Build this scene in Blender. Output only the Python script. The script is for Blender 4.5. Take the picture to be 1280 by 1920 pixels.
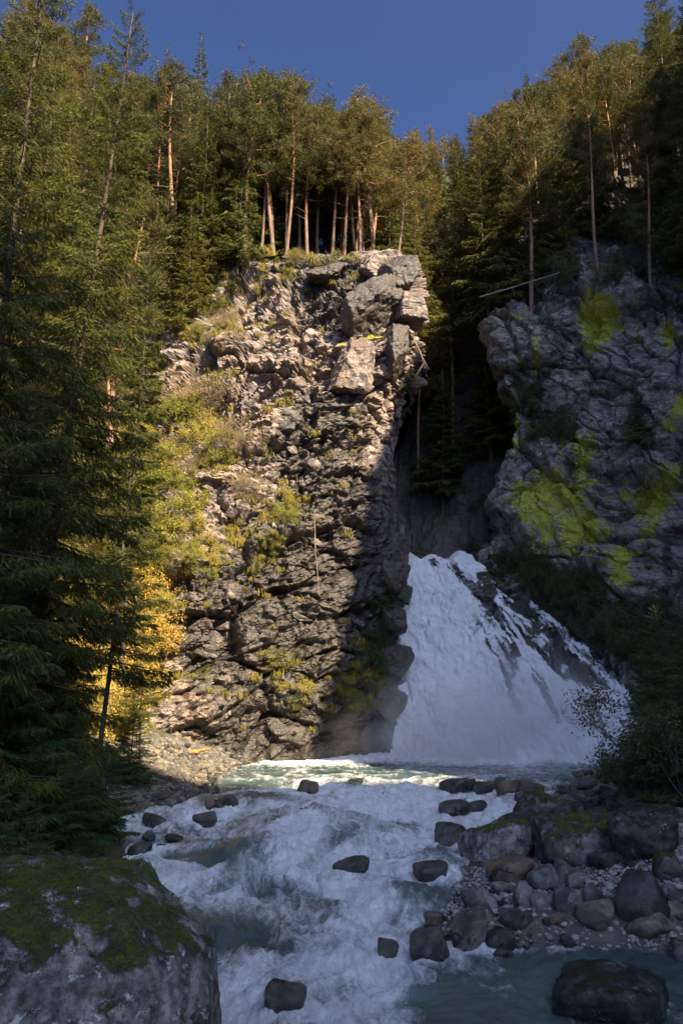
import bpy, math
import numpy as np
from mathutils import Vector, Matrix
from mathutils.bvhtree import BVHTree

for o in list(bpy.data.objects):
    bpy.data.objects.remove(o)
SC = bpy.context.scene
COL = SC.collection
RNG = np.random.default_rng(7)

# ------------------------------------------------------------------ camera, sky, sun, exposure
PITCH = math.radians(14.1)
CAM = np.array([0.0, 0.0, 2.6])
FPX = 28.0 / 36.0 * 1920.0
cam_d = bpy.data.cameras.new('camera')
cam_d.sensor_fit = 'VERTICAL'; cam_d.sensor_height = 36.0; cam_d.lens = 28.0
cam_d.clip_start = 0.1; cam_d.clip_end = 2000.0
cam_o = bpy.data.objects.new('camera', cam_d); COL.objects.link(cam_o)
cam_o.location = CAM; cam_o.rotation_euler = (math.pi / 2 + PITCH, 0, 0)
SC.camera = cam_o

SUN_AZ, SUN_EL = math.radians(37.0), math.radians(36.0)     # azimuth measured from straight behind the camera towards its right
SUN_DIR = np.array([math.sin(SUN_AZ) * math.cos(SUN_EL), -math.cos(SUN_AZ) * math.cos(SUN_EL), math.sin(SUN_EL)])
world = bpy.data.worlds.new('World'); SC.world = world; world.use_nodes = True
wn = world.node_tree; wn.nodes.clear()
w_out = wn.nodes.new('ShaderNodeOutputWorld'); w_bg = wn.nodes.new('ShaderNodeBackground'); w_sky = wn.nodes.new('ShaderNodeTexSky')
w_sky.sky_type = 'NISHITA'; w_sky.sun_disc = False
w_sky.sun_elevation = SUN_EL; w_sky.sun_rotation = math.pi - SUN_AZ
w_sky.altitude = 1600.0; w_sky.air_density = 0.26; w_sky.dust_density = 10.0; w_sky.ozone_density = 10.0
w_bg.inputs['Strength'].default_value = 0.10
wn.links.new(w_sky.outputs[0], w_bg.inputs['Color']); wn.links.new(w_bg.outputs[0], w_out.inputs['Surface'])
sun_d = bpy.data.lights.new('sun', 'SUN'); sun_d.energy = 4.0; sun_d.angle = math.radians(0.5); sun_d.color = (1.0, 0.83, 0.58)
sun_o = bpy.data.objects.new('sun', sun_d); COL.objects.link(sun_o)
sun_o.rotation_euler = Vector(-SUN_DIR).to_track_quat('-Z', 'Y').to_euler()
SC.view_settings.view_transform = 'Standard'; SC.view_settings.look = 'None'
SC.view_settings.exposure = 2.25; SC.view_settings.gamma = 1.0; SC.view_settings.use_curve_mapping = False
SC.render.engine = 'CYCLES'
SC.cycles.max_bounces = 5; SC.cycles.diffuse_bounces = 3; SC.cycles.glossy_bounces = 2; SC.cycles.transmission_bounces = 3
SC.cycles.transparent_max_bounces = 6; SC.cycles.volume_bounces = 4; SC.cycles.use_denoising = True
SC.cycles.caustics_reflective = False; SC.cycles.caustics_refractive = False
SC.cycles.volume_step_rate = 2.0; SC.cycles.volume_max_steps = 96

# ------------------------------------------------------------------ geometry of the view: pixel of the photograph (1280 x 1920) at a distance Y -> world point
CP, SP = math.cos(PITCH), math.sin(PITCH)
def P(px, py, Y):
    dx = (px - 640.0) / FPX; dy = (960.0 - py) / FPX
    d = np.array([dx, CP - dy * SP, SP + dy * CP])
    return CAM + d * (Y / d[1])
def pix(p):
    v = np.asarray(p, float) - CAM
    dep = v[..., 1] * CP + v[..., 2] * SP
    up = -v[..., 1] * SP + v[..., 2] * CP
    return 640.0 + FPX * v[..., 0] / dep, 960.0 - FPX * up / dep
def ss(a, b, x):
    t = np.clip((x - a) / (b - a), 0, 1); return t * t * (3 - 2 * t)

# ------------------------------------------------------------------ noise
def hsh(ix, iy, iz, k):
    h = (ix.astype(np.int64) * 374761393 + iy.astype(np.int64) * 668265263 + iz.astype(np.int64) * 2147483647 + k * 974634777) & 0xffffffff
    h = ((h ^ (h >> 13)) * 1274126177) & 0xffffffff
    h = ((h ^ (h >> 16)) * 2246822519) & 0xffffffff
    h = h ^ (h >> 15)
    return (h & 0xffffff).astype(np.float64) / float(0x1000000)
def vnoise(p, k=0):
    b = np.floor(p); f = p - b; b = b.astype(np.int64)
    u = f * f * f * (f * (f * 6 - 15) + 10)
    r = 0
    for dx in (0, 1):
        wx = u[:, 0] if dx else 1 - u[:, 0]
        for dy in (0, 1):
            wy = u[:, 1] if dy else 1 - u[:, 1]
            for dz in (0, 1):
                wz = u[:, 2] if dz else 1 - u[:, 2]
                r = r + wx * wy * wz * hsh(b[:, 0] + dx, b[:, 1] + dy, b[:, 2] + dz, k)
    return r * 2 - 1
def fbm(p, octv=4, k=0, gain=0.5, lac=2.03):
    a, s, r = 1.0, 1.0, 0.0
    for i in range(octv):
        r = r + a * vnoise(p * s + 17.3 * i, k + i); a *= gain; s *= lac
    return r
def rdg(p, octv=4, k=0, gain=0.5, lac=2.1):
    a, s, r = 1.0, 1.0, 0.0
    for i in range(octv):
        r = r + a * (1 - 2 * np.abs(vnoise(p * s + 9.1 * i, k + i))); a *= gain; s *= lac
    return r
def facets(p, size, k=0, tilt=0.6, bevel=.17):
    """fractured stone: every cell its own tilted plane, bevelled into its neighbour; returns (height in units of size, joint distance, random)"""
    q = p / size; bi = np.floor(q).astype(np.int64); n = len(q)
    f1 = np.full(n, 9.0); f2 = np.full(n, 9.0); c1 = np.zeros((n, 3), np.int64); c2 = np.zeros((n, 3), np.int64)
    for dx in (-1, 0, 1):
        for dy in (-1, 0, 1):
            for dz in (-1, 0, 1):
                c = bi + np.array([dx, dy, dz]); x, y, z = c[:, 0], c[:, 1], c[:, 2]
                d = (q[:, 0] - (x + hsh(x, y, z, k))) ** 2 + (q[:, 1] - (y + hsh(x, y, z, k + 1))) ** 2 + (q[:, 2] - (z + hsh(x, y, z, k + 2))) ** 2
                a = d < f1; b = (~a) & (d < f2)
                f2 = np.where(a, f1, np.where(b, d, f2)); c2 = np.where(a[:, None], c1, np.where(b[:, None], c, c2))
                f1 = np.where(a, d, f1); c1 = np.where(a[:, None], c, c1)
    def ht(c):
        x, y, z = c[:, 0], c[:, 1], c[:, 2]; g = hsh(x, y, z, k + 3)
        return (g - .5) + tilt * 2 * sum((hsh(x, y, z, k + 4 + m) - .5) * (q[:, m] - (c[:, m] + hsh(x, y, z, k + m))) for m in range(3)), g
    h1, g1 = ht(c1); h2, _ = ht(c2); e = np.sqrt(f2) - np.sqrt(f1)
    w = .5 * (1 - np.clip(e / bevel, 0, 1))
    return h1 * (1 - w) + h2 * w, e, g1

# ------------------------------------------------------------------ mesh building
class MB:
    def __init__(s): s.v = []; s.f = []; s.m = []; s.t = []; s.n = 0
    def add(s, v, f, mat=0, tint=0.5):
        v = np.asarray(v, np.float32).reshape(-1, 3); f = np.asarray(f, np.int32)
        if len(v) == 0: return
        s.v.append(v); s.f.append(f + s.n); s.m.append(np.full(len(f), mat, np.int32))
        s.t.append(np.broadcast_to(np.asarray(tint, np.float32), (len(v),)).copy()); s.n += len(v)
    def quads(s, q, mat=0, tint=0.5):          # q: (N,4,3)
        q = np.asarray(q, np.float32); n = len(q)
        t = tint if np.ndim(tint) == 0 else np.repeat(tint, q.shape[1])
        s.add(q.reshape(-1, 3), np.arange(n * q.shape[1]).reshape(n, q.shape[1]), mat, t)
    def mesh(s, name, mats, smooth=False):
        me = bpy.data.meshes.new(name)
        V = np.concatenate(s.v); me.vertices.add(len(V)); me.vertices.foreach_set('co', V.ravel())
        cnt = np.concatenate([np.full(len(f), f.shape[1], np.int32) for f in s.f])
        idx = np.concatenate([f.ravel() for f in s.f])
        st = np.zeros(len(cnt), np.int32); st[1:] = np.cumsum(cnt)[:-1]
        me.loops.add(len(idx)); me.loops.foreach_set('vertex_index', idx)
        me.polygons.add(len(cnt)); me.polygons.foreach_set('loop_start', st)
        me.polygons.foreach_set('material_index', np.concatenate(s.m))
        me.polygons.foreach_set('use_smooth', np.full(len(cnt), smooth))
        a = me.attributes.new('tint', 'FLOAT', 'POINT'); a.data.foreach_set('value', np.concatenate(s.t))
        for m in mats: me.materials.append(m)
        me.update(calc_edges=True)
        return me
def attr(me, name, val):
    a = me.attributes.new(name, 'FLOAT', 'POINT'); a.data.foreach_set('value', np.asarray(val, np.float32).ravel())
def grid_faces(nr, nc):
    i = np.arange(nr * nc).reshape(nr, nc)
    return np.stack([i[:-1, :-1], i[:-1, 1:], i[1:, 1:], i[1:, :-1]], -1).reshape(-1, 4)
def cr(ctrl, n, axis):
    """Catmull-Rom resampling of a control grid along an axis, n samples spaced by mean chord length"""
    c = np.moveaxis(np.asarray(ctrl, float), axis, 0); m = len(c)
    L = np.linalg.norm(np.diff(c, axis=0), axis=-1).reshape(m - 1, -1).mean(1)
    s = np.concatenate([[0], np.cumsum(L)]); t = np.interp(np.linspace(0, s[-1], n), s, np.arange(m))
    i = np.clip(np.floor(t).astype(int), 0, m - 2); f = (t - i).reshape((-1,) + (1,) * (c.ndim - 1))
    pad = np.concatenate([[2 * c[0] - c[1]], c, [2 * c[-1] - c[-2]]])
    p0, p1, p2, p3 = pad[i], pad[i + 1], pad[i + 2], pad[i + 3]
    r = .5 * (2 * p1 + (p2 - p0) * f + (2 * p0 - 5 * p1 + 4 * p2 - p3) * f ** 2 + (3 * p1 - p0 - 3 * p2 + p3) * f ** 3)
    return np.moveaxis(r, 0, axis)
def loft(ctrl, nr, nc):
    g = cr(cr(ctrl, nr, 0), nc, 1)
    n = np.cross(np.gradient(g, axis=1), np.gradient(g, axis=0))
    n /= np.linalg.norm(n, axis=-1, keepdims=True) + 1e-9
    return g, n
def gnormals(g):
    n = np.cross(np.gradient(g, axis=1), np.gradient(g, axis=0))
    return n / (np.linalg.norm(n, axis=-1, keepdims=True) + 1e-9)
def link(name, me, parent=None):
    o = bpy.data.objects.new(name, me); COL.objects.link(o)
    if parent is not None: o.parent = parent
    return o
def tag(o, label=None, cat=None, group=None, kind=None):
    for k, v in (('label', label), ('category', cat), ('group', group), ('kind', kind)):
        if v: o[k] = v
    return o
def tube(pts, rad, ns=6):
    pts = np.asarray(pts, float); n = len(pts)
    t = np.gradient(pts, axis=0); t /= np.linalg.norm(t, axis=1, keepdims=True) + 1e-9
    ref = np.where(np.abs(t[:, 2:3]) > .9, np.array([[1.0, 0, 0]]), np.array([[0, 0, 1.0]]))
    a = np.cross(t, ref); a /= np.linalg.norm(a, axis=1, keepdims=True) + 1e-9
    b = np.cross(t, a); an = np.linspace(0, 2 * np.pi, ns, endpoint=False)
    v = pts[:, None] + np.asarray(rad, float).reshape(-1, 1, 1) * (np.cos(an)[None, :, None] * a[:, None] + np.sin(an)[None, :, None] * b[:, None])
    i = np.arange(n * ns).reshape(n, ns); j = np.roll(i, -1, 1)
    return v.reshape(-1, 3), np.stack([i[:-1], j[:-1], j[1:], i[1:]], -1).reshape(-1, 4)

# ------------------------------------------------------------------ materials
class NT:
    def __init__(s, name):
        s.mat = bpy.data.materials.new(name); s.mat.use_nodes = True
        s.t = s.mat.node_tree; s.t.nodes.clear()
        s.out = s.n('ShaderNodeOutputMaterial')
    def n(s, typ, **kw):
        nd = s.t.nodes.new(typ)
        for k, v in kw.items():
            if hasattr(nd, k): setattr(nd, k, v)
        return nd
    def put(s, sock, val):
        if isinstance(val, bpy.types.NodeSocket): s.t.links.new(val, sock)
        else: sock.default_value = (tuple(val) + (1,))[:4] if isinstance(val, (tuple, list)) and sock.type == 'RGBA' else val
    def coord(s, which='Object'): return s.n('ShaderNodeTexCoord').outputs[which]
    def pos(s): return s.n('ShaderNodeNewGeometry').outputs['Position']
    def scale(s, vec, sc):
        m = s.n('ShaderNodeMapping'); s.put(m.inputs['Vector'], vec); m.inputs['Scale'].default_value = sc; return m.outputs[0]
    def noise(s, vec, sc, det=5, rough=.6, dist=0.0):
        m = s.n('ShaderNodeTexNoise'); s.put(m.inputs['Vector'], vec); m.inputs['Scale'].default_value = sc
        m.inputs['Detail'].default_value = det; m.inputs['Roughness'].default_value = rough; m.inputs['Distortion'].default_value = dist
        return m.outputs[0]
    def math(s, op, a, b=0.0, c=None):
        m = s.n('ShaderNodeMath', operation=op); s.put(m.inputs[0], a); s.put(m.inputs[1], b)
        if c is not None: s.put(m.inputs[2], c)
        return m.outputs[0]
    def ramp(s, v, a, b):
        m = s.n('ShaderNodeMapRange', interpolation_type='SMOOTHSTEP'); s.put(m.inputs[0], v)
        m.inputs[1].default_value = a; m.inputs[2].default_value = b; return m.outputs[0]
    def mix(s, f, a, b):
        m = s.n('ShaderNodeMix', data_type='RGBA'); s.put(m.inputs[0], f); s.put(m.inputs[6], a); s.put(m.inputs[7], b); return m.outputs[2]
    def mixf(s, f, a, b):
        m = s.n('ShaderNodeMix', data_type='FLOAT'); s.put(m.inputs[0], f); s.put(m.inputs[2], a); s.put(m.inputs[3], b); return m.outputs[0]
    def attr(s, name): return s.n('ShaderNodeAttribute', attribute_name=name).outputs['Fac']
    def rnd(s): return s.n('ShaderNodeObjectInfo').outputs['Random']
    def bump(s, h, strength=.5, dist=.05, nrm=None):
        b = s.n('ShaderNodeBump'); s.put(b.inputs['Height'], h); b.inputs['Strength'].default_value = strength; b.inputs['Distance'].default_value = dist
        if nrm is not None: s.put(b.inputs['Normal'], nrm)
        return b.outputs[0]
    def bsdf(s, col, rough=.8, nrm=None, spec=.4):
        b = s.n('ShaderNodeBsdfPrincipled'); s.put(b.inputs['Base Color'], col); s.put(b.inputs['Roughness'], rough); s.put(b.inputs['Specular IOR Level'], spec)
        if nrm is not None: s.put(b.inputs['Normal'], nrm)
        return b.outputs[0]
    def done(s, sh): s.t.links.new(sh, s.out.inputs['Surface']); return s.mat

def rock_material(name, light, dark, stain, wetcol=(.022, .0185, .016), lichen=(.36, .36, .02), moss=(.045, .065, .012), lw=.18):
    """cliff rock: attributes wet / moss / lichen / vein say where the rock is wet or painted dark for shade, overgrown, crusted with lichen or split"""
    t = NT(name); p = t.pos()
    big = t.noise(p, .35, 6, .62); mid = t.noise(p, 1.7, 7, .66, .4); fine = t.noise(p, 9.0, 6, .7)
    tilted = t.n('ShaderNodeMapping'); t.put(tilted.inputs[0], p); tilted.inputs['Rotation'].default_value = (.35, .6, .2); tilted.inputs['Scale'].default_value = (.5, 1.2, 5.0)
    strata = t.noise(tilted.outputs[0], .8, 6, .65, .8)
    c = t.mix(t.ramp(mid, .33, .66), light, dark)
    c = t.mix(t.math('MULTIPLY', t.ramp(strata, .42, .66), .6), c, tuple(x * .45 for x in dark))
    c = t.mix(t.math('MULTIPLY', t.ramp(big, .48, .68), .75), c, stain)
    c = t.mix(t.math('MULTIPLY', t.ramp(fine, .5, .8), .45), c, tuple(min(1, x * 1.35) for x in light))
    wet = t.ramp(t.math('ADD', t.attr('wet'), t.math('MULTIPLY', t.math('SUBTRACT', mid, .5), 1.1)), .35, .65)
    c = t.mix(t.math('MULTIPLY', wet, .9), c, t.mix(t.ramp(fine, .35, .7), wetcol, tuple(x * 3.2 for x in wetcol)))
    c = t.mix(t.math('MULTIPLY', t.ramp(t.attr('vein'), .35, 1.0), .8), c, (.012, .011, .01))
    lf = t.ramp(t.math('ADD', t.attr('lichen'), t.math('MULTIPLY', t.math('SUBTRACT', t.noise(p, 1.7, 12, .80, .7), .5), 2.6)), .45, .64)
    c = t.mix(t.math('MULTIPLY', lf, .9), c, t.mix(t.ramp(fine, .3, .75), lichen, tuple(x * .4 for x in lichen)))
    mf = t.ramp(t.math('ADD', t.attr('moss'), t.math('MULTIPLY', t.math('SUBTRACT', t.noise(p, 2.4, 8, .7), .5), 1.3)), .46, .62)
    mc = t.mix(t.ramp(mid, .35, .65), moss, (.10, .075, .02))
    c = t.mix(t.math('MULTIPLY', mf, .92), c, t.mix(t.ramp(fine, .3, .7), mc, tuple(x * .35 for x in moss)))
    rough = t.mixf(wet, .85, .32)
    h = t.math('ADD', t.math('MULTIPLY', strata, .8), t.math('ADD', t.math('MULTIPLY', fine, .5), mid))
    return t.done(t.bsdf(c, rough, t.bump(h, .75, lw), t.mixf(wet, .3, .5)))

def stone_material(name, light, dark, mossamt, mosscol=(.05, .075, .012), rough=.7, spot=.35, lich=(.34, .35, .31)):
    t = NT(name); co = t.coord('Object'); rn = t.rnd()
    off = t.n('ShaderNodeVectorMath', operation='ADD'); t.put(off.inputs[0], co)
    cb = t.n('ShaderNodeCombineXYZ'); t.put(cb.inputs[0], t.math('MULTIPLY', rn, 40.0)); t.put(cb.inputs[1], t.math('MULTIPLY', rn, 17.0)); t.put(off.inputs[1], cb.outputs[0])
    p = off.outputs[0]
    big = t.noise(p, 1.3, 6, .62, .3); mid = t.noise(p, 5.0, 7, .68); fine = t.noise(p, 26.0, 5, .7)
    c = t.mix(t.ramp(mid, .32, .68), light, dark)
    c = t.mix(t.math('MULTIPLY', t.ramp(big, .42, .62), .85), c, tuple(x * .4 for x in dark))
    c = t.mix(t.math('MULTIPLY', t.ramp(t.noise(p, 3.4, 8, .7, .5), .58, .64), spot), c, lich)
    c = t.mix(t.math('MULTIPLY', t.ramp(fine, .45, .8), .4), c, tuple(x * .5 for x in dark))
    vo = t.n('ShaderNodeTexVoronoi', feature='DISTANCE_TO_EDGE'); wv = t.n('ShaderNodeVectorMath', operation='ADD'); t.put(wv.inputs[0], p)
    nv = t.n('ShaderNodeTexNoise'); t.put(nv.inputs['Vector'], p); nv.inputs['Scale'].default_value = 1.6; nv.inputs['Detail'].default_value = 5
    t.put(wv.inputs[1], nv.outputs[1]); t.put(vo.inputs['Vector'], wv.outputs[0]); vo.inputs['Scale'].default_value = .75
    crk = t.math('MULTIPLY', t.ramp(vo.outputs['Distance'], .028, .004), t.ramp(big, .42, .58))
    c = t.mix(t.math('MULTIPLY', crk, .85), c, (.012, .011, .010))
    nz = t.n('ShaderNodeSeparateXYZ'); t.put(nz.inputs[0], t.n('ShaderNodeNewGeometry').outputs['Normal'])
    mf = t.ramp(t.math('ADD', t.math('MULTIPLY', nz.outputs[2], .55), t.math('MULTIPLY', t.math('SUBTRACT', t.noise(p, 2.2, 9, .72, .4), .5), 2.2)), .95 - mossamt, 1.12 - mossamt)
    mc = t.mix(t.ramp(t.noise(p, 4.5, 6, .7), .36, .62), tuple(x * 1.25 for x in mosscol), (mosscol[0] * .5, mosscol[1] * .36, mosscol[2] * .5))
    c = t.mix(t.math('MULTIPLY', mf, .95), c, t.mix(t.ramp(fine, .3, .75), mc, tuple(x * .3 for x in mosscol)))
    h = t.math('ADD', t.math('SUBTRACT', t.math('MULTIPLY', mid, .7), t.math('MULTIPLY', crk, .8)), t.math('ADD', t.math('MULTIPLY', fine, .35), t.math('MULTIPLY', t.math('MULTIPLY', mf, t.math('ADD', fine, .3)), 1.1)))
    return t.done(t.bsdf(c, t.mixf(mf, rough, .95), t.bump(h, .9, .07), .4))

def leaf_material(name, a, b, c=None, transl=.3, objvar=.35):
    t = NT(name); ti = t.attr('tint')
    col = t.mix(ti, a, b)
    if c is not None: col = t.mix(t.ramp(t.rnd(), .55, .95), col, c)
    hv = t.n('ShaderNodeHueSaturation'); t.put(hv.inputs['Color'], col)
    t.put(hv.inputs['Value'], t.math('ADD', 1 - objvar / 2, t.math('MULTIPLY', t.rnd(), objvar)))
    d = t.n('ShaderNodeBsdfPrincipled'); t.put(d.inputs['Base Color'], hv.outputs[0]); d.inputs['Roughness'].default_value = .6; d.inputs['Specular IOR Level'].default_value = .25
    tr = t.n('ShaderNodeBsdfTranslucent'); t.put(tr.inputs['Color'], hv.outputs[0])
    mx = t.n('ShaderNodeMixShader'); mx.inputs[0].default_value = transl
    t.t.links.new(d.outputs[0], mx.inputs[1]); t.t.links.new(tr.outputs[0], mx.inputs[2])
    return t.done(mx.outputs[0])
def bark_material(name, low, high, z0, z1):
    t = NT(name); p = t.coord('Object')
    sp = t.n('ShaderNodeSeparateXYZ'); t.put(sp.inputs[0], p)
    n1 = t.noise(t.scale(p, (6, 6, 1.3)), 1.6, 6, .7); n2 = t.noise(p, 9.0, 4, .6)
    f = t.ramp(t.math('ADD', sp.outputs[2], t.math('MULTIPLY', t.math('SUBTRACT', n2, .5), 3.0)), z0, z1)
    c = t.mix(f, low, high)
    c = t.mix(t.math('MULTIPLY', t.ramp(n1, .42, .62), .7), c, t.mix(f, tuple(x * .3 for x in low), tuple(x * .45 for x in high)))
    return t.done(t.bsdf(c, .9, t.bump(n1, .8, .04), .2))

M = {}
M['rock_left'] = rock_material('sunlit_cliff_rock', (.33, .262, .222), (.145, .115, .105), (.22, .15, .10))
M['rock_right'] = rock_material('lichen_cliff_rock', (.31, .295, .28), (.10, .095, .092), (.17, .145, .125), lichen=(.42, .42, .035), moss=(.02, .032, .008))
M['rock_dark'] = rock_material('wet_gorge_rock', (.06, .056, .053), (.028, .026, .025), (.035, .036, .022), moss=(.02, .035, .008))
M['forest_floor'] = rock_material('forest_floor', (.085, .065, .03), (.05, .045, .018), (.06, .07, .02), moss=(.045, .055, .012))
M['bank'] = rock_material('pebbly_bank', (.15, .14, .125), (.07, .065, .058), (.10, .085, .06), lw=.08)
M['stone_grey'] = stone_material('river_stone_grey', (.22, .215, .20), (.085, .082, .077), .14, spot=.55)
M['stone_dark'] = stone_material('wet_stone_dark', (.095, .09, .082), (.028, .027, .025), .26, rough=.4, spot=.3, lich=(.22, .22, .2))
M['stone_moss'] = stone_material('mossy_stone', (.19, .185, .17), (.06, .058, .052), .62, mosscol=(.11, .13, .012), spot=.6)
M['stone_dark_moss'] = stone_material('dark_mossy_boulder', (.085, .08, .072), (.02, .019, .017), .50, mosscol=(.05, .06, .010), spot=.55)  # boulder stone dark in itself, with patches of moss
M['stone_brown'] = stone_material('brown_stone', (.23, .17, .115), (.10, .075, .05), .08, rough=.5, spot=.1)
M['stone_hero'] = stone_material('lichen_boulder', (.33, .325, .305), (.05, .045, .038), .60, mosscol=(.13, .15, .012), spot=.95, lich=(.52, .53, .49))
M['stone_shore'] = stone_material('shore_stone', (.25, .22, .18), (.10, .088, .07), .08, spot=.2)
M['spruce'] = leaf_material('spruce_needles', (.024, .033, .006), (.108, .112, .016), (.09, .08, .012), transl=.35)
M['spruce_young'] = leaf_material('young_spruce_needles', (.030, .062, .022), (.070, .125, .038), transl=.4)  # greener needles of the young spruces
M['pine'] = leaf_material('pine_needles', (.030, .038, .010), (.12, .108, .024), (.115, .085, .02), transl=.35)
M['birch'] = leaf_material('yellowing_leaves', (.13, .13, .03), (.26, .22, .05), transl=.4)
M['bush_gold'] = leaf_material('golden_leaves', (.30, .24, .04), (.52, .41, .085), (.46, .30, .05), transl=.4)
M['bush_lime'] = leaf_material('lime_leaves', (.17, .175, .022), (.36, .33, .045), (.36, .29, .05), transl=.4)
M['bush_dark'] = leaf_material('dark_green_leaves', (.032, .058, .02), (.085, .125, .04), transl=.35)
M['bush_brown'] = leaf_material('dry_brown_leaves', (.24, .16, .065), (.42, .29, .12), (.40, .30, .08), transl=.4)
M['sapling'] = leaf_material('sapling_leaves', (.05, .075, .018), (.12, .14, .035), transl=.4)
M['grass'] = leaf_material('hanging_grass', (.10, .105, .02), (.26, .22, .05), (.28, .17, .05), transl=.35)
M['bark_pine'] = bark_material('pine_bark', (.17, .115, .085), (.30, .155, .085), 3.0, 9.0)
M['bark_spruce'] = bark_material('spruce_bark', (.07, .055, .043), (.085, .06, .042), 3.0, 14.0)
M['bark_grey'] = bark_material('grey_bark', (.17, .15, .125), (.2, .17, .14), 3.0, 8.0)
M['dead_wood'] = bark_material('bleached_dead_wood', (.21, .17, .13), (.21, .17, .13), 3.0, 8.0)
M['orange_wood'] = bark_material('fresh_split_wood', (.52, .22, .07), (.52, .22, .07), 3.0, 8.0)

def water_material(name, deep, thin, rough=.07):
    t = NT(name); p = t.pos(); fa = t.attr('foam')
    st = t.noise(t.scale(p, (1.25, .45, 1.0)), 2.8, 8, .72, 1.1); fi = t.noise(p, 13.0, 6, .75, .3)
    f = t.ramp(t.math('ADD', fa, t.math('ADD', t.math('MULTIPLY', t.math('SUBTRACT', st, .5), 1.25), t.math('MULTIPLY', t.math('SUBTRACT', fi, .5), .6))), .16, .98)
    wc = t.mix(t.ramp(t.noise(p, .45, 4, .6), .35, .65), deep, thin)
    h = t.math('ADD', t.math('MULTIPLY', st, .9), t.math('MULTIPLY', fi, .4))
    nr = t.bump(h, .45, .10)
    water = t.bsdf(wc, rough, nr, .5)
    white = t.bsdf(t.mix(t.ramp(t.math('ADD', t.math('MULTIPLY', st, .6), t.math('MULTIPLY', fi, .4)), .32, .64), (.50, .54, .56), (.88, .89, .90)), .7, t.bump(h, 1.0, .14), .25)
    mx = t.n('ShaderNodeMixShader'); t.put(mx.inputs[0], f); t.t.links.new(water, mx.inputs[1]); t.t.links.new(white, mx.inputs[2])
    return t.done(mx.outputs[0])
M['river'] = water_material('river_water', (.030, .056, .058), (.075, .112, .105))
def fall_material():
    t = NT('falling_white_water'); p = t.pos(); fa = t.attr('foam')
    st = t.noise(t.scale(p, (1.2, 1.0, .85)), 1.1, 9, .70, 1.0); fi = t.noise(p, 7.0, 7, .78)
    h = t.math('ADD', st, t.math('MULTIPLY', fi, .5))
    f = t.ramp(t.math('ADD', fa, t.math('ADD', t.math('MULTIPLY', t.math('SUBTRACT', st, .5), 1.1), t.math('MULTIPLY', t.math('SUBTRACT', fi, .5), .9))), .25, .7)
    white = t.n('ShaderNodeBsdfDiffuse'); t.put(white.inputs[0], t.mix(t.ramp(st, .3, .7), (.66, .68, .70), (.86, .87, .88))); t.put(white.inputs['Normal'], t.bump(h, .30, .10))
    tr = t.n('ShaderNodeBsdfTranslucent'); tr.inputs[0].default_value = (.8, .82, .84, 1)
    m1 = t.n('ShaderNodeMixShader'); m1.inputs[0].default_value = .25; t.t.links.new(white.outputs[0], m1.inputs[1]); t.t.links.new(tr.outputs[0], m1.inputs[2])
    film = t.n('ShaderNodeBsdfTransparent')
    m2 = t.n('ShaderNodeMixShader'); t.put(m2.inputs[0], f); t.t.links.new(film.outputs[0], m2.inputs[1]); t.t.links.new(m1.outputs[0], m2.inputs[2])
    return t.done(m2.outputs[0])
M['fall'] = fall_material()
tt = NT('spray_drops'); M['spray'] = tt.done(tt.bsdf((.85, .86, .88), .6, None, .3))

# ------------------------------------------------------------------ structure: cliffs, gorge, hillsides
BV, BF = [], []                                   # coarse copies of every solid surface, for standing things on
def solid(g, step=3):
    c = g[::step, ::step]; off = sum(len(x) for x in BV)
    BV.append(c.reshape(-1, 3)); BF.append(grid_faces(c.shape[0], c.shape[1]) + off)
def surface(name, g, mats, masks, smooth=False, flip=False, kind='structure', parent=None, step=3, mb_extra=None):
    mb = MB(); f = grid_faces(g.shape[0], g.shape[1])
    if flip: f = f[:, ::-1]
    mb.add(g.reshape(-1, 3), f)
    me = mb.mesh(name, mats, smooth)
    for k in ('wet', 'moss', 'lichen', 'vein', 'foam'):
        if k in masks: attr(me, k, masks[k])
        elif k != 'foam': attr(me, k, np.zeros(g.shape[0] * g.shape[1]))
    o = link(name, me, parent)
    if kind: o['kind'] = kind
    if step: solid(g, step)
    return o
def facing(g, n):
    c = CAM - g.reshape(-1, 3).mean(0)
    return n if (n.reshape(-1, 3) @ c).mean() > 0 else -n
ROT = np.array(Matrix.Rotation(.62, 3, 'Y') @ Matrix.Rotation(.35, 3, 'X') @ Matrix.Rotation(.3, 3, 'Z'))
def fracture(g, n, k, amps=(1.0, .42, .15), sizes=(4.2, 1.7, .62), aniso=(1.0, 1.0, 1.9), warp=.5, rough=.08, blur=2):
    p = g.reshape(-1, 3)
    w = np.stack([fbm(p / 2.2, 3, k + 50), fbm(p / 2.2, 3, k + 60), fbm(p / 2.2, 3, k + 70)], 1) * warp
    q = (p + w) @ ROT.T * np.array(aniso)
    shp = g.shape[:2]
    d = np.zeros(len(p)); vein = np.zeros(len(p))
    for a, s, kk, gr in zip(amps, sizes, (0, 10, 20, 25), (.08, .10, .14, .16)):
        h, e, _ = facets(q, s, k + kk, .55)
        d += a * h * 1.5
        cr_ = 1 - ss(0.0, gr, e)
        d -= a * .35 * cr_
        vein = np.maximum(vein, cr_ * (.55 if s < 1 else .8))
    d = d.reshape(shp)
    for _ in range(blur):
        d[1:-1] = .25 * d[:-2] + .5 * d[1:-1] + .25 * d[2:]; d[:, 1:-1] = .25 * d[:, :-2] + .5 * d[:, 1:-1] + .25 * d[:, 2:]
    d = d.ravel()
    d += rough * rdg(p * 1.8, 4, k + 30) + .05 * fbm(p * 7.0, 3, k + 40)
    return d.reshape(g.shape[:2]), vein

def blobs(px, py, lst):
    r = np.zeros_like(px)
    for (cx, cy, rx, ry, a) in lst:
        r = np.maximum(r, a * np.exp(-(((px - cx) / rx) ** 2 + ((py - cy) / ry) ** 2)))
    return r

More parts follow.
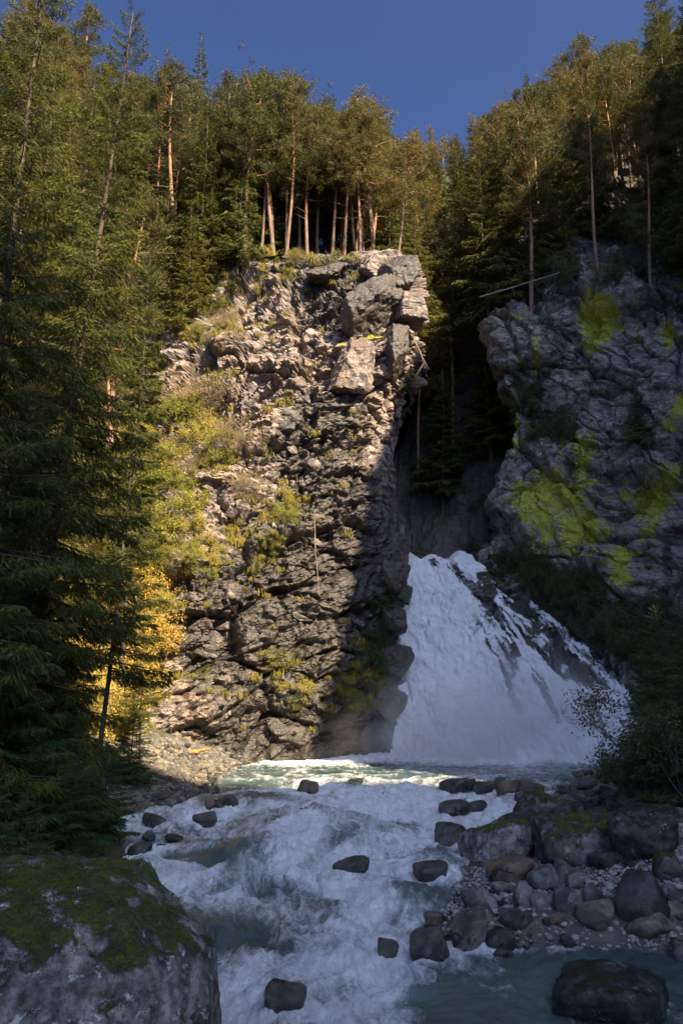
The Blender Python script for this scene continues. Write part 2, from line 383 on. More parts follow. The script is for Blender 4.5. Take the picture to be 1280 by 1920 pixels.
# left cliff: rows from below the waterline to the rim, columns from far left round the right-hand corner into the gorge
lc_px = [-420, -120, 90, 230, 330, 420, 520, 610, 680]
lc_rows = [  # py, edge px, Y per column, Y edge
    (1475, 768, [26, 33, 37.5, 40.5, 42.2, 43.6, 44.8, 46.0, 47.0], 48.0),
    (1400, 768, [27, 34, 38.3, 41, 42.5, 43.9, 45.0, 46.1, 47.0], 48.0),
    (1300, 752, [29, 36, 40, 42, 43.0, 44.2, 45.1, 46.0, 47.0], 48.2),
    (1200, 744, [31, 38, 42, 43, 43.6, 44.4, 45.2, 46.2, 47.2], 48.6),
    (1110, 742, [33, 40, 44, 44.6, 44.4, 44.7, 45.6, 46.6, 47.6], 49.0),
    (1020, 739, [35, 42, 46, 46.4, 46.0, 45.8, 46.0, 46.6, 47.4], 49.0),
    (940, 728, [37, 44, 48, 48.2, 47.6, 47.2, 46.9, 47.2, 47.9], 49.3),
    (860, 722, [39, 46, 50, 49.8, 48.8, 47.9, 47.4, 47.6, 48.4], 49.8),
    (780, 720, [41, 48, 52, 51.2, 49.6, 48.4, 47.9, 48.0, 48.6], 50.0),
    (710, 742, [43, 50, 54, 52.8, 50.4, 49.0, 48.4, 48.3, 48.6], 49.8),
    (640, 756, [45, 52, 56, 54.4, 51.6, 49.8, 48.9, 48.6, 48.6], 49.8),
    (580, 757, [47, 54, 58, 56.0, 53.2, 51.4, 49.8, 49.0, 48.9], 49.8),
    (525, 756, [49, 56, 60, 57.6, 54.8, 53.2, 51.4, 50.0, 49.3], 49.9),
    (480, 744, [51, 58, 62, 59.2, 56.4, 54.6, 52.6, 51.4, 50.4], 50.6),
]
ctrl = []
for py, ep, ys, ye in lc_rows:
    row = [P(x, py, y) for x, y in zip(lc_px, ys)]
    e = P(ep, py, ye); row.append(e)
    row.append(e + np.array([.9, 3.5, .0])); row.append(e + np.array([.6, 9.0, .0])); row.append(e + np.array([.0, 18.0, .0]))
    ctrl.append(row)
LC_CTRL = np.array(ctrl)
g, n = loft(LC_CTRL, 600, 470); n = facing(g[:, :300], n[:, :300]) if False else n
if (n[:, 100:300].reshape(-1, 3) @ np.array([0, -1, 0])).mean() < 0: n = -n
d, vein = fracture(g, n, 100, amps=(1.25, .60, .30, .13), sizes=(5.2, 2.1, .95, .42), aniso=(1.0, 1.0, 1.8), blur=0, rough=.05, warp=.25)
p0 = g.reshape(-1, 3); px0, py0 = pix(p0)
rimf = ss(470, 540, py0); d = d * (.35 + .65 * rimf.reshape(d.shape)) * (1 - .72 * ss(670, 745, px0) * ss(700, 860, py0)).reshape(d.shape)
db = d.copy()
for _ in range(4):
    db[1:-1] = .25 * db[:-2] + .5 * db[1:-1] + .25 * db[2:]; db[:, 1:-1] = .25 * db[:, :-2] + .5 * db[:, 1:-1] + .25 * db[:, 2:]
ms = (ss(470, 380, px0) * ss(680, 620, py0)).reshape(d.shape); d = d * (1 - ms) + db * ms
veg = ss(330, 250, px0 + 40 * fbm(p0 / 3, 3, 5))                       # overgrown left part: smoother, earthy
g = g + n * (d * (1 - .6 * veg.reshape(d.shape)))[..., None]
g -= n * (0.9 * blobs(px0, py0, [(600, 590, 60, 40, 1), (660, 690, 70, 14, .5), (590, 760, 100, 16, .5)])).reshape(d.shape)[..., None]
g += n * (1.0 * blobs(px0, py0, [(545, 545, 70, 20, .6), (420, 650, 60, 24, .6), (560, 660, 50, 30, .4)])).reshape(d.shape)[..., None]
nn = gnormals(g); nn = nn * np.sign((nn * n).sum(-1, keepdims=True) + 1e-9)
up = nn.reshape(-1, 3)[:, 2]
wet = np.clip(.33 * ss(770, 900, py0) * ss(280, 420, px0) + .25 * ss(1000, 1200, py0) + .62 * blobs(px0, py0, [(630, 540, 130, 75, 1)]) + blobs(px0, py0, [(600, 790, 110, 95, .75), (560, 800, 80, 60, .6), (640, 980, 110, 110, .75), (560, 1110, 150, 90, .7), (640, 1200, 120, 110, .8), (720, 1250, 60, 160, .8), (380, 1090, 60, 40, .4), (440, 1180, 120, 60, .5), (620, 560, 50, 60, .7), (520, 660, 40, 40, .25), (560, 1390, 140, 30, .5), (640, 1330, 130, 60, .4), (600, 1050, 120, 60, .3)]), 0, 1)  # blobs under the rim paint recess shade over dark rock; the rest is wet
moss = ss(.45, .85, up) * .42 + blobs(px0, py0, [(430, 600, 70, 30, .5), (540, 1250, 70, 50, .45), (660, 1300, 60, 60, .5), (560, 1320, 50, 30, .6), (470, 1010, 90, 40, .6), (540, 940, 50, 40, .55), (420, 1060, 50, 30, .5), (660, 800, 30, 50, .4), (390, 1270, 20, 40, .5), (600, 492, 150, 26, .6), (560, 540, 70, 14, .45), (480, 520, 60, 40, .5), (690, 630, 40, 14, .3)]) + veg * .55
lich = blobs(px0, py0, [(640, 655, 26, 8, .75), (700, 640, 40, 10, .7), (735, 560, 8, 40, .5), (300, 1210, 30, 30, .5), (490, 790, 10, 16, .6), (720, 900, 8, 60, .4), (390, 1265, 20, 30, .4)])
MK = dict(wet=wet, moss=np.clip(moss, 0, 1), lichen=lich, vein=np.clip(vein, 0, 1) * (1 - veg))
cliff_left = surface('cliff', g, [M['rock_left']], MK)
LCG = g
tag(cliff_left, 'sunlit fractured rock cliff left of the waterfall with grassy ledges', None)

# wooded hillside that runs up behind the rim of the left cliff
hc = []
top = LC_CTRL[-1]
for k, (dy, dz) in enumerate([(-.6, -.7), (3, .0), (8, .3), (16, .0), (30, -1.5), (60, -10)]):
    row = []
    for c in top[:10]:
        ppx = pix(c)[0]
        rise = max(0.0, (470 - ppx) / 470.0)
        row.append(c + np.array([0, dy, dz + max(0, dy) * min(1.3, 1.15 * rise ** .7) - max(0, dy - 30) * .3 * rise]))
    row.append(row[-1] + np.array([.8, 2.0, -1.5 - .2 * k])); row.append(row[-1] + np.array([.6, 3.0, -7.0]))
    hc.append(row)
g, n = loft(np.array(hc), 150, 150)
if n[..., 2].mean() < 0: n = -n
g = g + n * (.35 * fbm(g.reshape(-1, 3) / 2.5, 4, 300)).reshape(g.shape[:2])[..., None]
p0 = g.reshape(-1, 3)
surface('hillside', g, [M['forest_floor']], dict(moss=np.clip(.45 + .3 * fbm(p0 / 4, 3, 310), 0, 1)), smooth=True)

# right-hand side of the gorge: dark back slope that rises into the right forest
gp = [640, 720, 780, 850, 930, 1020, 1120, 1240, 1420, 1700]
grow = [(1120, [58, 58, 57.5, 57, 56, 56, 55, 52, 48, 40]), (1030, [60, 59.5, 59, 58, 57, 56.5, 55.5, 53, 49, 42]), (930, [63, 62, 61, 60, 58.5, 57.5, 56, 54, 50, 44]), (820, [66, 65, 64, 62.5, 60, 58.5, 57, 54.5, 51, 46]),
        (700, [70, 69, 67, 65, 61.5, 59.5, 57.5, 55, 52, 48]), (600, [75, 73, 70, 67, 63, 60, 57.5, 55, 52.5, 49]), (520, [80, 77, 73, 69.5, 64.5, 60.5, 57.0, 54, 52, 49]), (450, [86, 82, 77, 73, 67, 62.5, 58.5, 55, 53, 50]),
        (400, [93, 88, 82, 78, 71, 66, 62, 58.5, 57, 55]), (350, [103, 97, 90, 86, 79, 73, 69, 66, 65, 64]), (325, [120, 112, 105, 100, 92, 85, 80, 77, 76, 75]), (318, [140, 134, 126, 120, 112, 104, 98, 94, 92, 90])]
g, n = loft(np.array([[P(x, max(py, 318 + max(0, 810 - x) * .95), y) for x, y in zip(gp, ys)] for py, ys in grow]), 260, 200)
if (n.reshape(-1, 3) @ np.array([0, -1, .3])).mean() < 0: n = -n
d, vein = fracture(g, n, 400, amps=(.9, .4, .12), sizes=(5.0, 2.2, .9), blur=3)
g = g + n * d[..., None]
p0 = g.reshape(-1, 3); px0, py0 = pix(p0)
nn = gnormals(g); nn = nn * np.sign((nn * n).sum(-1, keepdims=True) + 1e-9)
upm = ss(.2, .7, nn.reshape(-1, 3)[:, 2])
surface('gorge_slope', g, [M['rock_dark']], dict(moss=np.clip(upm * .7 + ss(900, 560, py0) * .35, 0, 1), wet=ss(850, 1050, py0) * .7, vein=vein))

# right cliff, crusted with yellow lichen
rc_cols = [None, None, 0, 1000, 1070, 1150, 1230, 1330, 1500, 1800]
rc_rows = [(1330, 900, 51, [50.0, 48.3, 46.3, 44.3, 41.5, 36, 27]), (1220, 903, 51.3, [50.2, 48.5, 46.5, 44.6, 42, 37, 28]), (1130, 906, 51.6, [50.3, 48.8, 46.8, 44.9, 42.3, 37.5, 29]), (1050, 905, 52.0, [50.4, 49.2, 47.4, 45.4, 42.8, 38, 30]),
           (970, 912, 52.4, [51.0, 49.9, 48.2, 46.2, 43.4, 38.6, 31]), (910, 932, 52.8, [51.8, 50.6, 48.9, 46.9, 44.2, 39.4, 32]), (840, 958, 53.2, [52.6, 51.4, 49.6, 47.5, 44.9, 40.2, 33]), (770, 952, 53.5, [52.6, 51.7, 50.1, 48.0, 45.6, 41.0, 34]),
           (700, 930, 53.7, [52.4, 51.9, 50.4, 48.5, 46.2, 41.8, 35]), (645, 925, 54.0, [52.6, 52.2, 50.8, 49.0, 46.8, 42.6, 36]), (600, 938, 54.8, [53.6, 53.0, 51.4, 49.5, 47.4, 43.4, 37]), (550, 958, 56.5, [55.6, 54.6, 52.6, 50.4, 48.2, 44.4, 38]), (505, 965, 58.8, [58.2, 57.0, 54.6, 52.0, 49.6, 45.6, 39.5]), (460, 970, 61.5, [61, 60, 57.0, 54.0, 51.4, 47.4, 41])]
ctrl = []
for py, ep, ye, ys in rc_rows:
    e = P(ep, py, ye)
    row = [e + np.array([1.5, 13, 0]), e + np.array([.4, 3.5, 0]), e] + [P(x, py, y) for x, y in zip(rc_cols[3:], ys)]
    ctrl.append(row)
RC_CTRL = np.array(ctrl)
g, n = loft(RC_CTRL, 440, 360)
if (n.reshape(-1, 3) @ np.array([-.5, -1, 0])).mean() < 0: n = -n
d, vein = fracture(g, n, 500, amps=(1.6, .62, .16, .05), sizes=(6.0, 2.4, 1.0, .45), blur=0, rough=.04, warp=.35, aniso=(1.5, 1.0, 1.0))
g = g + n * d[..., None]
p0 = g.reshape(-1, 3); px0, py0 = pix(p0)
nn = gnormals(g); nn = nn * np.sign((nn * n).sum(-1, keepdims=True) + 1e-9); up = nn.reshape(-1, 3)[:, 2]
lich = blobs(px0, py0, [(1110, 590, 22, 30, .95), (1135, 570, 26, 16, .9), (1115, 630, 14, 20, .8), (1190, 560, 10, 14, .9), (1095, 660, 12, 40, .75), (1250, 630, 16, 26, .9), (1195, 640, 9, 24, .8), (1006, 640, 6, 34, .8), (980, 590, 16, 10, .9), (918, 590, 12, 8, .7), (1008, 690, 8, 16, .7),
                       (968, 730, 8, 24, .75), (1128, 740, 8, 6, .95), (1097, 700, 10, 26, .75), (1040, 810, 9, 16, .9), (1055, 830, 14, 30, .6), (1010, 920, 50, 34, .88), (1000, 940, 44, 26, .7), (1085, 1000, 42, 40, .86), (1000, 1045, 50, 16, .75), (1090, 860, 10, 40, .6), (1225, 945, 30, 26, .95),
                       (1260, 890, 20, 20, .8), (1215, 1000, 24, 16, .7), (1160, 1085, 12, 12, .9), (1175, 1040, 16, 10, .75), (1140, 990, 20, 16, .6), (960, 790, 10, 20, .6), (965, 840, 14, 26, .6), (1270, 760, 16, 20, .75), (1240, 800, 26, 12, .65), (1000, 1075, 12, 8, .8), (1170, 930, 30, 10, .6), (1130, 905, 26, 8, .6)])
strk_ = fbm(p0 * np.array([.55, .55, .16]), 4, 520); wide = blobs(px0, py0, [(1120, 600, 60, 70, 1), (1230, 610, 60, 60, .8), (990, 650, 60, 80, .55), (1040, 950, 110, 110, 1), (1110, 840, 80, 60, .7), (1230, 930, 80, 100, 1), (1180, 1060, 60, 60, .9), (1260, 780, 50, 60, .8), (960, 800, 30, 80, .8)])
lich = np.clip(.42 * lich ** .6 + .46 * wide + .36 * strk_ * wide + .12 * (1 - ss(0, .25, vein)) * 0, 0, .78)
moss = ss(.35, .8, up) * .5 + blobs(px0, py0, [(1010, 790, 50, 90, .6), (1000, 660, 60, 50, .4), (1060, 560, 80, 40, .5), (1220, 500, 110, 40, .55), (1195, 800, 26, 50, .6), (930, 1080, 60, 30, .7), (1060, 1100, 90, 30, .6)])
wet = .22 * ss(800, 600, py0) + blobs(px0, py0, [(1075, 900, 24, 90, .8), (1000, 730, 60, 60, .55), (1050, 640, 40, 60, .5), (920, 1010, 30, 40, .6), (1240, 560, 70, 70, .45), (1130, 820, 50, 40, .3)])
RUST = blobs(px0, py0, [(1250, 1050, 14, 40, .9), (1245, 1110, 12, 20, .9)])
cliff_right = surface('cliff', g, [M['rock_right']], dict(wet=np.clip(np.maximum(wet, RUST), 0, 1), moss=np.clip(moss, 0, 1), lichen=lich, vein=vein))
tag(cliff_right, 'shaded grey cliff right of the waterfall crusted with yellow lichen')
RCG = g

# hillside out to the right of the frame and behind the camera: unseen, its crest shaped to cast the gorge's shade
RIDGE_X, RIDGE_Z = 44.0, 62.0
RIDGE_Y = [-150, -52, -42, -34, -27, -23, -13, -8, -1, 18, 32, 60]      # crest heights set for the light, with a saddle that lets sun onto the left cliff
RIDGE_H = [80, 78, 63, 60, 52, 45, 45, 66, 71, 77, 75, 70]
rows = []
for x, z in [(17, -1.5), (23, 16), (31, 37), (38, 52), (RIDGE_X, RIDGE_Z), (62, 60), (90, 40)]:
    rows.append([np.array([x + (0 if Y < 20 else (Y - 20) * .35), Y, z * (1 if x < 30 else np.interp(Y + min(0, x - RIDGE_X) * 1.327, RIDGE_Y, RIDGE_H) / RIDGE_Z)]) for Y in range(-150, 61, 4)])
g, n = loft(np.array(rows), 110, 260)
if n[..., 2].mean() < 0: n = -n
g = g + n * (.6 * fbm(g.reshape(-1, 3) / 6, 4, 600)).reshape(g.shape[:2])[..., None]
surface('hillside', g, [M['forest_floor']], dict(moss=np.full(g.shape[0] * g.shape[1], .6)), smooth=True)

# rock bed the water slides down, and the steep bank between it and the right cliff
WF = [  # py, left px, right px, Y left, Y right, bulge
    (1046, 738, 880, 56.5, 56.5), (1050, 740, 892, 53.2, 53.6), (1100, 741, 966, 51.4, 51.2), (1180, 742, 1062, 49.8, 48.4), (1260, 744, 1150, 48.2, 45.6), (1340, 742, 1214, 46.8, 43.0), (1400, 732, 1256, 45.7, 41.2), (1450, 714, 1290, 44.7, 39.6), (1500, 705, 1310, 44.8, 38.6)]
def wf_ctrl(back, spread=0):
    r = []
    for py, l, rr, yl, yr in WF:
        row = []
        for ci, s in enumerate(np.linspace(0, 1, 7)):
            pyc = py + (0 if py > 1060 else (-16, -4, 6, -2, 5, -6, 2)[ci])
            x = l - spread * .4 + (rr - l + spread * 1.4) * s; y = yl + (yr - yl) * s
            pt = P(x, pyc, y); row.append(pt + np.array([0, back, 0]))
        r.append(row)
    return np.array(r)
g, n = loft(wf_ctrl(.95, 30), 220, 260)
if (n.reshape(-1, 3) @ np.array([0, -1, .2])).mean() < 0: n = -n
d, vein = fracture(g, n, 700, amps=(.55, .5, .2), sizes=(2.6, 1.3, .6), aniso=(1, 1, 1.4), rough=.1)
px0, py0 = pix(g.reshape(-1, 3))
hump = blobs(px0, py0, [(1045, 1230, 24, 20, .75), (1078, 1264, 26, 16, .7), (975, 1140, 22, 14, .55), (1000, 1175, 26, 16, .5), (955, 1260, 18, 34, .55), (970, 1320, 20, 20, .45), (900, 1165, 24, 16, .4), (1060, 1185, 20, 14, .45)])
g = g + n * (.5 * d + .8 * hump.reshape(d.shape))[..., None]
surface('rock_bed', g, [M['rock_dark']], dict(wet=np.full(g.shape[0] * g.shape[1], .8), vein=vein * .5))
bk = np.array([[P(x, py, y) for x, py, y in r] for r in [
    [(880, 1005, 58), (905, 1025, 53.2), (965, 1055, 51.2), (1060, 1085, 49.2), (1160, 1120, 47), (1290, 1160, 44), (1500, 1210, 38), (1800, 1300, 30)],
    [(880, 1046, 57), (899, 1054, 53.2), (972, 1101, 51.2), (1068, 1180, 48.6), (1156, 1260, 45.8), (1222, 1340, 43.1), (1275, 1405, 41.0), (1800, 1500, 27)],
    [(880, 1050, 58.5), (899, 1062, 54.6), (970, 1112, 52.6), (1066, 1192, 50.0), (1152, 1275, 47.2), (1216, 1360, 44.4), (1268, 1430, 42.2), (1800, 1560, 26)]]])
g, n = loft(bk, 110, 190)
if (n.reshape(-1, 3) @ np.array([0, -1, .4])).mean() < 0: n = -n
d, vein = fracture(g, n, 800, amps=(.3, .25, .12), sizes=(2.8, 1.3, .6))
g = g + n * d[..., None]
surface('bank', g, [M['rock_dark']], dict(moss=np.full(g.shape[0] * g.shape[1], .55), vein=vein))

# river bed and banks: one sheet
YK = np.array([-60, 10, 12.5, 15, 20, 25, 29, 31.5, 33.5, 36, 60])
ZK = np.array([-3.0, -1.95, -1.86, -1.74, -1.1, -.62, -.38, -.22, -.05, 0, 0])
def zw(Y): return np.interp(Y, YK, ZK)
LX = (np.array([-60, 9, 12, 16, 20, 22, 25, 28, 30, 35, 40, 44, 60.]), np.array([-9, -4.5, -4.5, -4.9, -5.3, -5.6, -6.9, -5.9, -5.2, -5.3, -5.2, -4.6, -4.]))
RX = (np.array([-60, 14.6, 15.6, 16.6, 18, 20, 24, 28, 32, 37, 42, 60.]), np.array([22, 20, 6.5, 1.9, 2.2, 2.9, 3.8, 6.0, 8.6, 11.2, 13.6, 15.]))
def ground_z(x, Y):
    x = np.asarray(x, float); Y = np.asarray(Y, float)
    dl = np.interp(Y, *LX) - x; dr = x - np.interp(Y, *RX)
    z = zw(Y)
    land = np.maximum(dl, dr)
    l_ = np.where(dl > 0, .22 * dl + .035 * np.clip(dl, 0, 30) ** 2, 0)
    r_ = np.where(dr > 0, .11 * np.clip(dr, 0, 3) + .30 * np.clip(dr - 3, 0, 4) + .8 * np.clip(dr - 7, 0, 60), 0)
    return z + np.where(land > 0, l_ + r_ + .02, np.clip(.45 * land, -1.0, 0))
xs = np.concatenate([np.linspace(-160, -16, 26), np.linspace(-15.5, 15.5, 260), np.linspace(16, 160, 26)])
ysv = np.concatenate([np.linspace(-160, 7, 24), np.linspace(8, 46, 300), np.linspace(47, 180, 20)])
X, Y = np.meshgrid(xs, ysv)
Z = ground_z(X, np.minimum(Y, 60))
Z = np.where(np.abs(X) > 16, np.minimum(Z, 6), Z); Z = np.where(Y > 47, np.minimum(Z, -1.5), Z)
p0 = np.stack([X, Y, Z], -1).reshape(-1, 3)
Z = Z + (.07 * fbm(p0 / 1.2, 3, 900) + .05 * fbm(p0 / .35, 2, 905)).reshape(Z.shape)
g = np.stack([X, Y, Z], -1)
dl = np.interp(Y, *LX) - X; dr = X - np.interp(Y, *RX)
edge = 1 - ss(.0, .9, np.maximum(dl, dr))
surface('ground', g, [M['bank']], dict(wet=(edge * .9).ravel(), moss=np.clip(ss(2.0, 5.0, np.maximum(dl, dr - 3.5)) * .7, 0, 1).ravel()), smooth=True, step=2)

# ------------------------------------------------------------------ water
def river_surface():
    ny, nx = 470, 560
    t = np.linspace(0, 1, ny); Yv = 7.5 * (49.0 / 7.5) ** (t ** .93)
    s = np.linspace(-1, 1, nx)
    Yg = np.repeat(Yv[:, None], nx, 1)
    Xg = s[None] * (2.2 + .50 * Yg) + 0.6
    z0 = zw(Yg)
    p = np.stack([Xg, Yg, 0 * Xg], -1).reshape(-1, 3)
    # flow direction runs towards the camera, slightly to the left near the middle
    warp = np.stack([fbm(p / 2.6, 3, 1000), fbm(p / 2.6, 3, 1010), 0 * p[:, 0]], 1)
    q = (p + warp * .8) * np.array([1.0, .62, 1.0])
    big = fbm(q / 1.9, 3, 1020)
    mid = rdg(q / .75, 3, 1030)
    sml = rdg((p + warp * .5) / .23, 3, 1040)
    x, y = p[:, 0], p[:, 1]
    ppx, ppy = pix(np.stack([x, y, z0.ravel()], 1))
    rap = ss(36.5, 31, y)                                    # broken water below the plunge pool
    calm = np.maximum(np.maximum(ss(2.2, 4.6, x) * ss(16.2, 14.6, y), ss(.6, 2.6, x) * ss(15.4, 13.6, y)), ss(720, 880, ppx) * ss(1765, 1800, ppy))
    edgel = ss(2.5, .3, x - np.interp(y, *LX)) * ss(26, 30, y)
    rough = np.clip(rap * (1 - .9 * calm) * (1 - .7 * edgel), .06, 1)
    shelf = np.zeros(len(p))
    for (cx, cy, rx, ry, a) in [(480, 1615, 90, 22, .40), (660, 1585, 60, 26, .5), (560, 1545, 130, 12, .30), (830, 1615, 55, 22, .42), (760, 1680, 110, 20, .34), (470, 1740, 120, 24, .18), (640, 1785, 60, 26, .25), (530, 1840, 55, 30, .4), (520, 1490, 80, 8, .25), (700, 1500, 90, 9, .22), (880, 1700, 40, 14, .2), (400, 1500, 60, 8, .15)]:
        shelf += a * np.exp(-(((ppx - cx) / rx) ** 2 + ((ppy - cy) / ry) ** 2))
    pf = -rdg((p + warp * .6) / .55, 3, 1045, .6)
    z = z0.ravel() + rough * (.22 * big + .06 * mid + .065 * pf) + shelf * .75
    z += (1 - rap) * (.035 * mid + .02 * sml) + calm * (.022 * sml + .03 * mid + .03 * big)
    plunge = np.exp(-((y - 45.0) / 3.0) ** 2) * ss(-2, 3, x)
    z += plunge * (.25 + .18 * mid)
    # white where the water has just broken: downstream of crests, in troughs and by rocks
    foam = .70 + .38 * fbm(q / 1.3, 4, 1050) + .16 * mid - .10 * big
    foam -= .62 * blobs(ppx, ppy, [(440, 1620, 66, 20, .8), (560, 1650, 60, 10, .35), (450, 1745, 110, 26, .75), (560, 1535, 120, 12, .55), (480, 1500, 60, 10, .6), (770, 1675, 90, 18, .75), (655, 1590, 50, 18, .7), (830, 1610, 48, 20, .8), (640, 1690, 50, 18, .2), (640, 1780, 34, 26, .6), (690, 1470, 300, 10, .55), (530, 1860, 50, 36, .75), (960, 1500, 80, 12, .5), (760, 1540, 70, 14, .5), (620, 1850, 60, 30, .4)])
    for (cx, cy, w_) in [(847, 1574, 66), (855, 1519, 66), (660, 1622, 76), (727, 1784, 44), (532, 1897, 90), (575, 1491, 44), (806, 1640, 74), (384, 1542, 46), (262, 1601, 44), (307, 1597, 30), (428, 1511, 40), (401, 1518, 38), (858, 1479, 64), (893, 1513, 44), (928, 1618, 100), (808, 1790, 70)]:
        hal = np.exp(-((ppx - cx) / (w_ * .72)) ** 2 - ((ppy - cy) / (w_ * .22)) ** 2); foam += .55 * hal
    foam -= .55 * calm + .4 * edgel
    poolf = .05 + .22 * mid + .2 * fbm(q / 2.0, 3, 1060)
    poolf += .8 * np.exp(-((y - 46.0) / 4.2) ** 2) * ss(-5, -1, x) + .35 * ss(40, 44, y)
    foam = foam * rap + (1 - rap) * poolf
    foam = foam - .62 * calm * 0 
    landd = np.maximum(np.interp(y, *LX) - x, x - np.interp(y, *RX))
    z -= ss(-.2, .5, landd) * .45 + ss(.5, 4, landd) * 2.0
    poolr = ss(700, 860, ppx) * ss(1770, 1800, ppy); foam -= (.50 - .55 * fbm(q * np.array([.6, 1.2, 1]) / .8, 5, 1070)) * poolr; foam -= .4 * ss(-.6, .2, landd) * ss(30, 24, y)
    g = np.stack([Xg.ravel(), Yg.ravel(), z], 1).reshape(ny, nx, 3)
    o = surface('river', g, [M['river']], dict(foam=foam), smooth=True, step=0)
    return g
RIVER = river_surface()
def water_top(px, py):
    """where the line of sight through a pixel meets the river's mean surface"""
    lo, hi = 8.0, 60.0
    for _ in range(40):
        m = .5 * (lo + hi); p = P(px, py, m)
        if p[2] > max(zw(m), float(ground_z(p[0], m))): lo = m
        else: hi = m
    return P(px, py, .5 * (lo + hi))

# waterfall: a sheet of white water over the rock bed, with loose spray along its edges and mist at its foot
wf_root = bpy.data.objects.new('waterfall', None); COL.objects.link(wf_root)
tag(wf_root, 'broad white waterfall fanning out over dark rock between the two cliffs', 'waterfall')
g, n = loft(wf_ctrl(0), 330, 330)
if (n.reshape(-1, 3) @ np.array([0, -1, .2])).mean() < 0: n = -n
p = g.reshape(-1, 3); px0, py0 = pix(p)
s_ = np.tile(np.linspace(0, 1, 330)[None], (330, 1)).ravel(); v_ = np.repeat(np.linspace(0, 1, 330), 330)
lat = s_ * 16.0; lng = v_ * 15.0
q = np.stack([lat * 1.0, lng * .42, 0 * lat], 1)
wq = np.stack([fbm(q / 1.8, 3, 1100), fbm(q / 1.8, 3, 1110), 0 * lat], 1)
bigf = fbm((q * np.array([1, 1.7, 1]) + wq * .6) / 1.5, 4, 1120); strk = rdg((q + wq * .3) * np.array([1.7, .55, 1]), 4, 1130); fin = fbm((q + wq * .25) * np.array([2.3, 3.0, 1]), 5, 1140)
puff = -rdg((q * np.array([1, 1.5, 1]) + wq * .9) / 1.5, 3, 1150, .5)
al = np.concatenate([[0], np.cumsum(np.linalg.norm(np.diff(g[:, 165], axis=0), axis=1))]); qi = np.stack([p[:, 0], np.repeat(al, 330) * .8, 0 * lat], 1)
wi = np.stack([fbm(qi / .9, 3, 1170), fbm(qi / .9, 3, 1175), 0 * lat], 1) * .35
disp = .08 * bigf - .20 * rdg((qi + wi) / 1.5, 2, 1180, .5) - .085 * rdg((qi + wi) / .5, 3, 1185, .55) + .03 * fin
hump2 = blobs(px0, py0, [(1045, 1228, 26, 20, 1.0), (1078, 1260, 26, 15, 1.0), (978, 1142, 24, 16, .75), (1003, 1180, 24, 12, .8), (955, 1262, 14, 30, .75), (972, 1325, 18, 18, .55), (905, 1165, 26, 18, .5), (1062, 1190, 22, 16, .6), (860, 1062, 30, 10, .5), (950, 1110, 30, 14, .45), (1000, 1300, 24, 50, .3), (1110, 1290, 20, 16, .4)])
foam = .98 + .26 * bigf + .16 * fin - .16 * rdg((qi + wi) / .6, 4, 1190, .7) + .25 * fbm((q + wq * .4) * np.array([.8, .8, 1]), 4, 1160) - hump2 * .5 - .10 * ss(.72, .95, s_) * (1 - .3 * v_) - .12 * ss(.45, .75, s_) * (1 - ss(.75, 1, v_))
foam -= .55 * ss(.22, .66, fbm((q + wq * .3) * np.array([1.25, .85, 1]), 4, 1195)) * ss(.36, .62, s_) * (1 - ss(.75, .98, v_))
foam += .5 * ss(.72, .95, v_) + .35 * ss(.5, .1, s_) + .6 * ss(.16, .04, v_)
disp = disp * (.25 + .75 * ss(.02, .2, v_))
foam -= (.45 * ss(.975, 1.0, s_) + .7 * ss(.05, 0, s_)) * (1 + .6 * fin)
g2 = g + n * (disp + .15 - .2 * hump2).reshape(g.shape[:2])[..., None]
mb = MB(); mb.add(g2.reshape(-1, 3), grid_faces(330, 330)); me = mb.mesh('water_sheet', [M['fall']], True); attr(me, 'foam', foam)
link('water_sheet', me, wf_root)
# spray: thousands of drops thrown off the sheet
r = np.random.default_rng(31); k = r.integers(0, 330 * 330, 12000)
k = k[(foam[k] > .6) & (s_[k] < .93) & (v_[k] > .16)]; base = g2.reshape(-1, 3)[k] + n.reshape(-1, 3)[k] * (r.gamma(1.2, .12, len(k)))[:, None] + r.normal(0, .10, (len(k), 3))
sz = r.uniform(.008, .022, len(k)) * r.choice([1, 1, 1, 1.7], len(k))
dirs = r.normal(size=(len(k), 3, 3)); dirs[..., 2] *= 1.8
MBs = MB(); tri = base[:, None] + dirs * sz[:, None, None]
MBs.quads(tri); o = link('spray', MBs.mesh('spray', [M['spray']]), wf_root); o['kind'] = 'stuff'

def mist(name, c, rad, dens, noise_s=.5, lab=None):
    me = bpy.data.meshes.new(name); import bmesh
    bm = bmesh.new(); bmesh.ops.create_icosphere(bm, subdivisions=3, radius=1.0); bm.to_mesh(me); bm.free()
    t = NT(name + '_volume'); co = t.coord('Object'); ps = t.pos()
    ln = t.n('ShaderNodeVectorMath', operation='LENGTH'); t.put(ln.inputs[0], co)
    f = t.ramp(ln.outputs['Value'], 1.0, .15)
    nz = t.ramp(t.noise(ps, noise_s, 4, .6), .32, .72)
    v = t.n('ShaderNodeVolumePrincipled'); v.inputs['Color'].default_value = (.97, .98, .99, 1); v.inputs['Anisotropy'].default_value = .2
    t.put(v.inputs['Density'], t.math('MULTIPLY', t.math('MULTIPLY', f, nz), dens))
    t.t.links.new(v.outputs[0], t.out.inputs['Volume'])
    me.materials.append(t.mat); o = link(name, me); o.location = c; o.scale = rad; o['kind'] = 'stuff'
    if lab: o['label'] = lab
    return o
mist('mist', P(935, 1390, 43.2), (8.6, 3.6, 6.0), .8, .45, 'white spray mist hanging at the foot of the waterfall')
mist('mist', P(690, 1395, 42.8), (4.6, 2.4, 2.2), .07, .6, 'thin mist drifting over the pool below the left cliff')
mist('mist', P(845, 1010, 55.0), (3.4, 2.4, 2.0), .04, .6, 'faint mist above the lip of the waterfall')
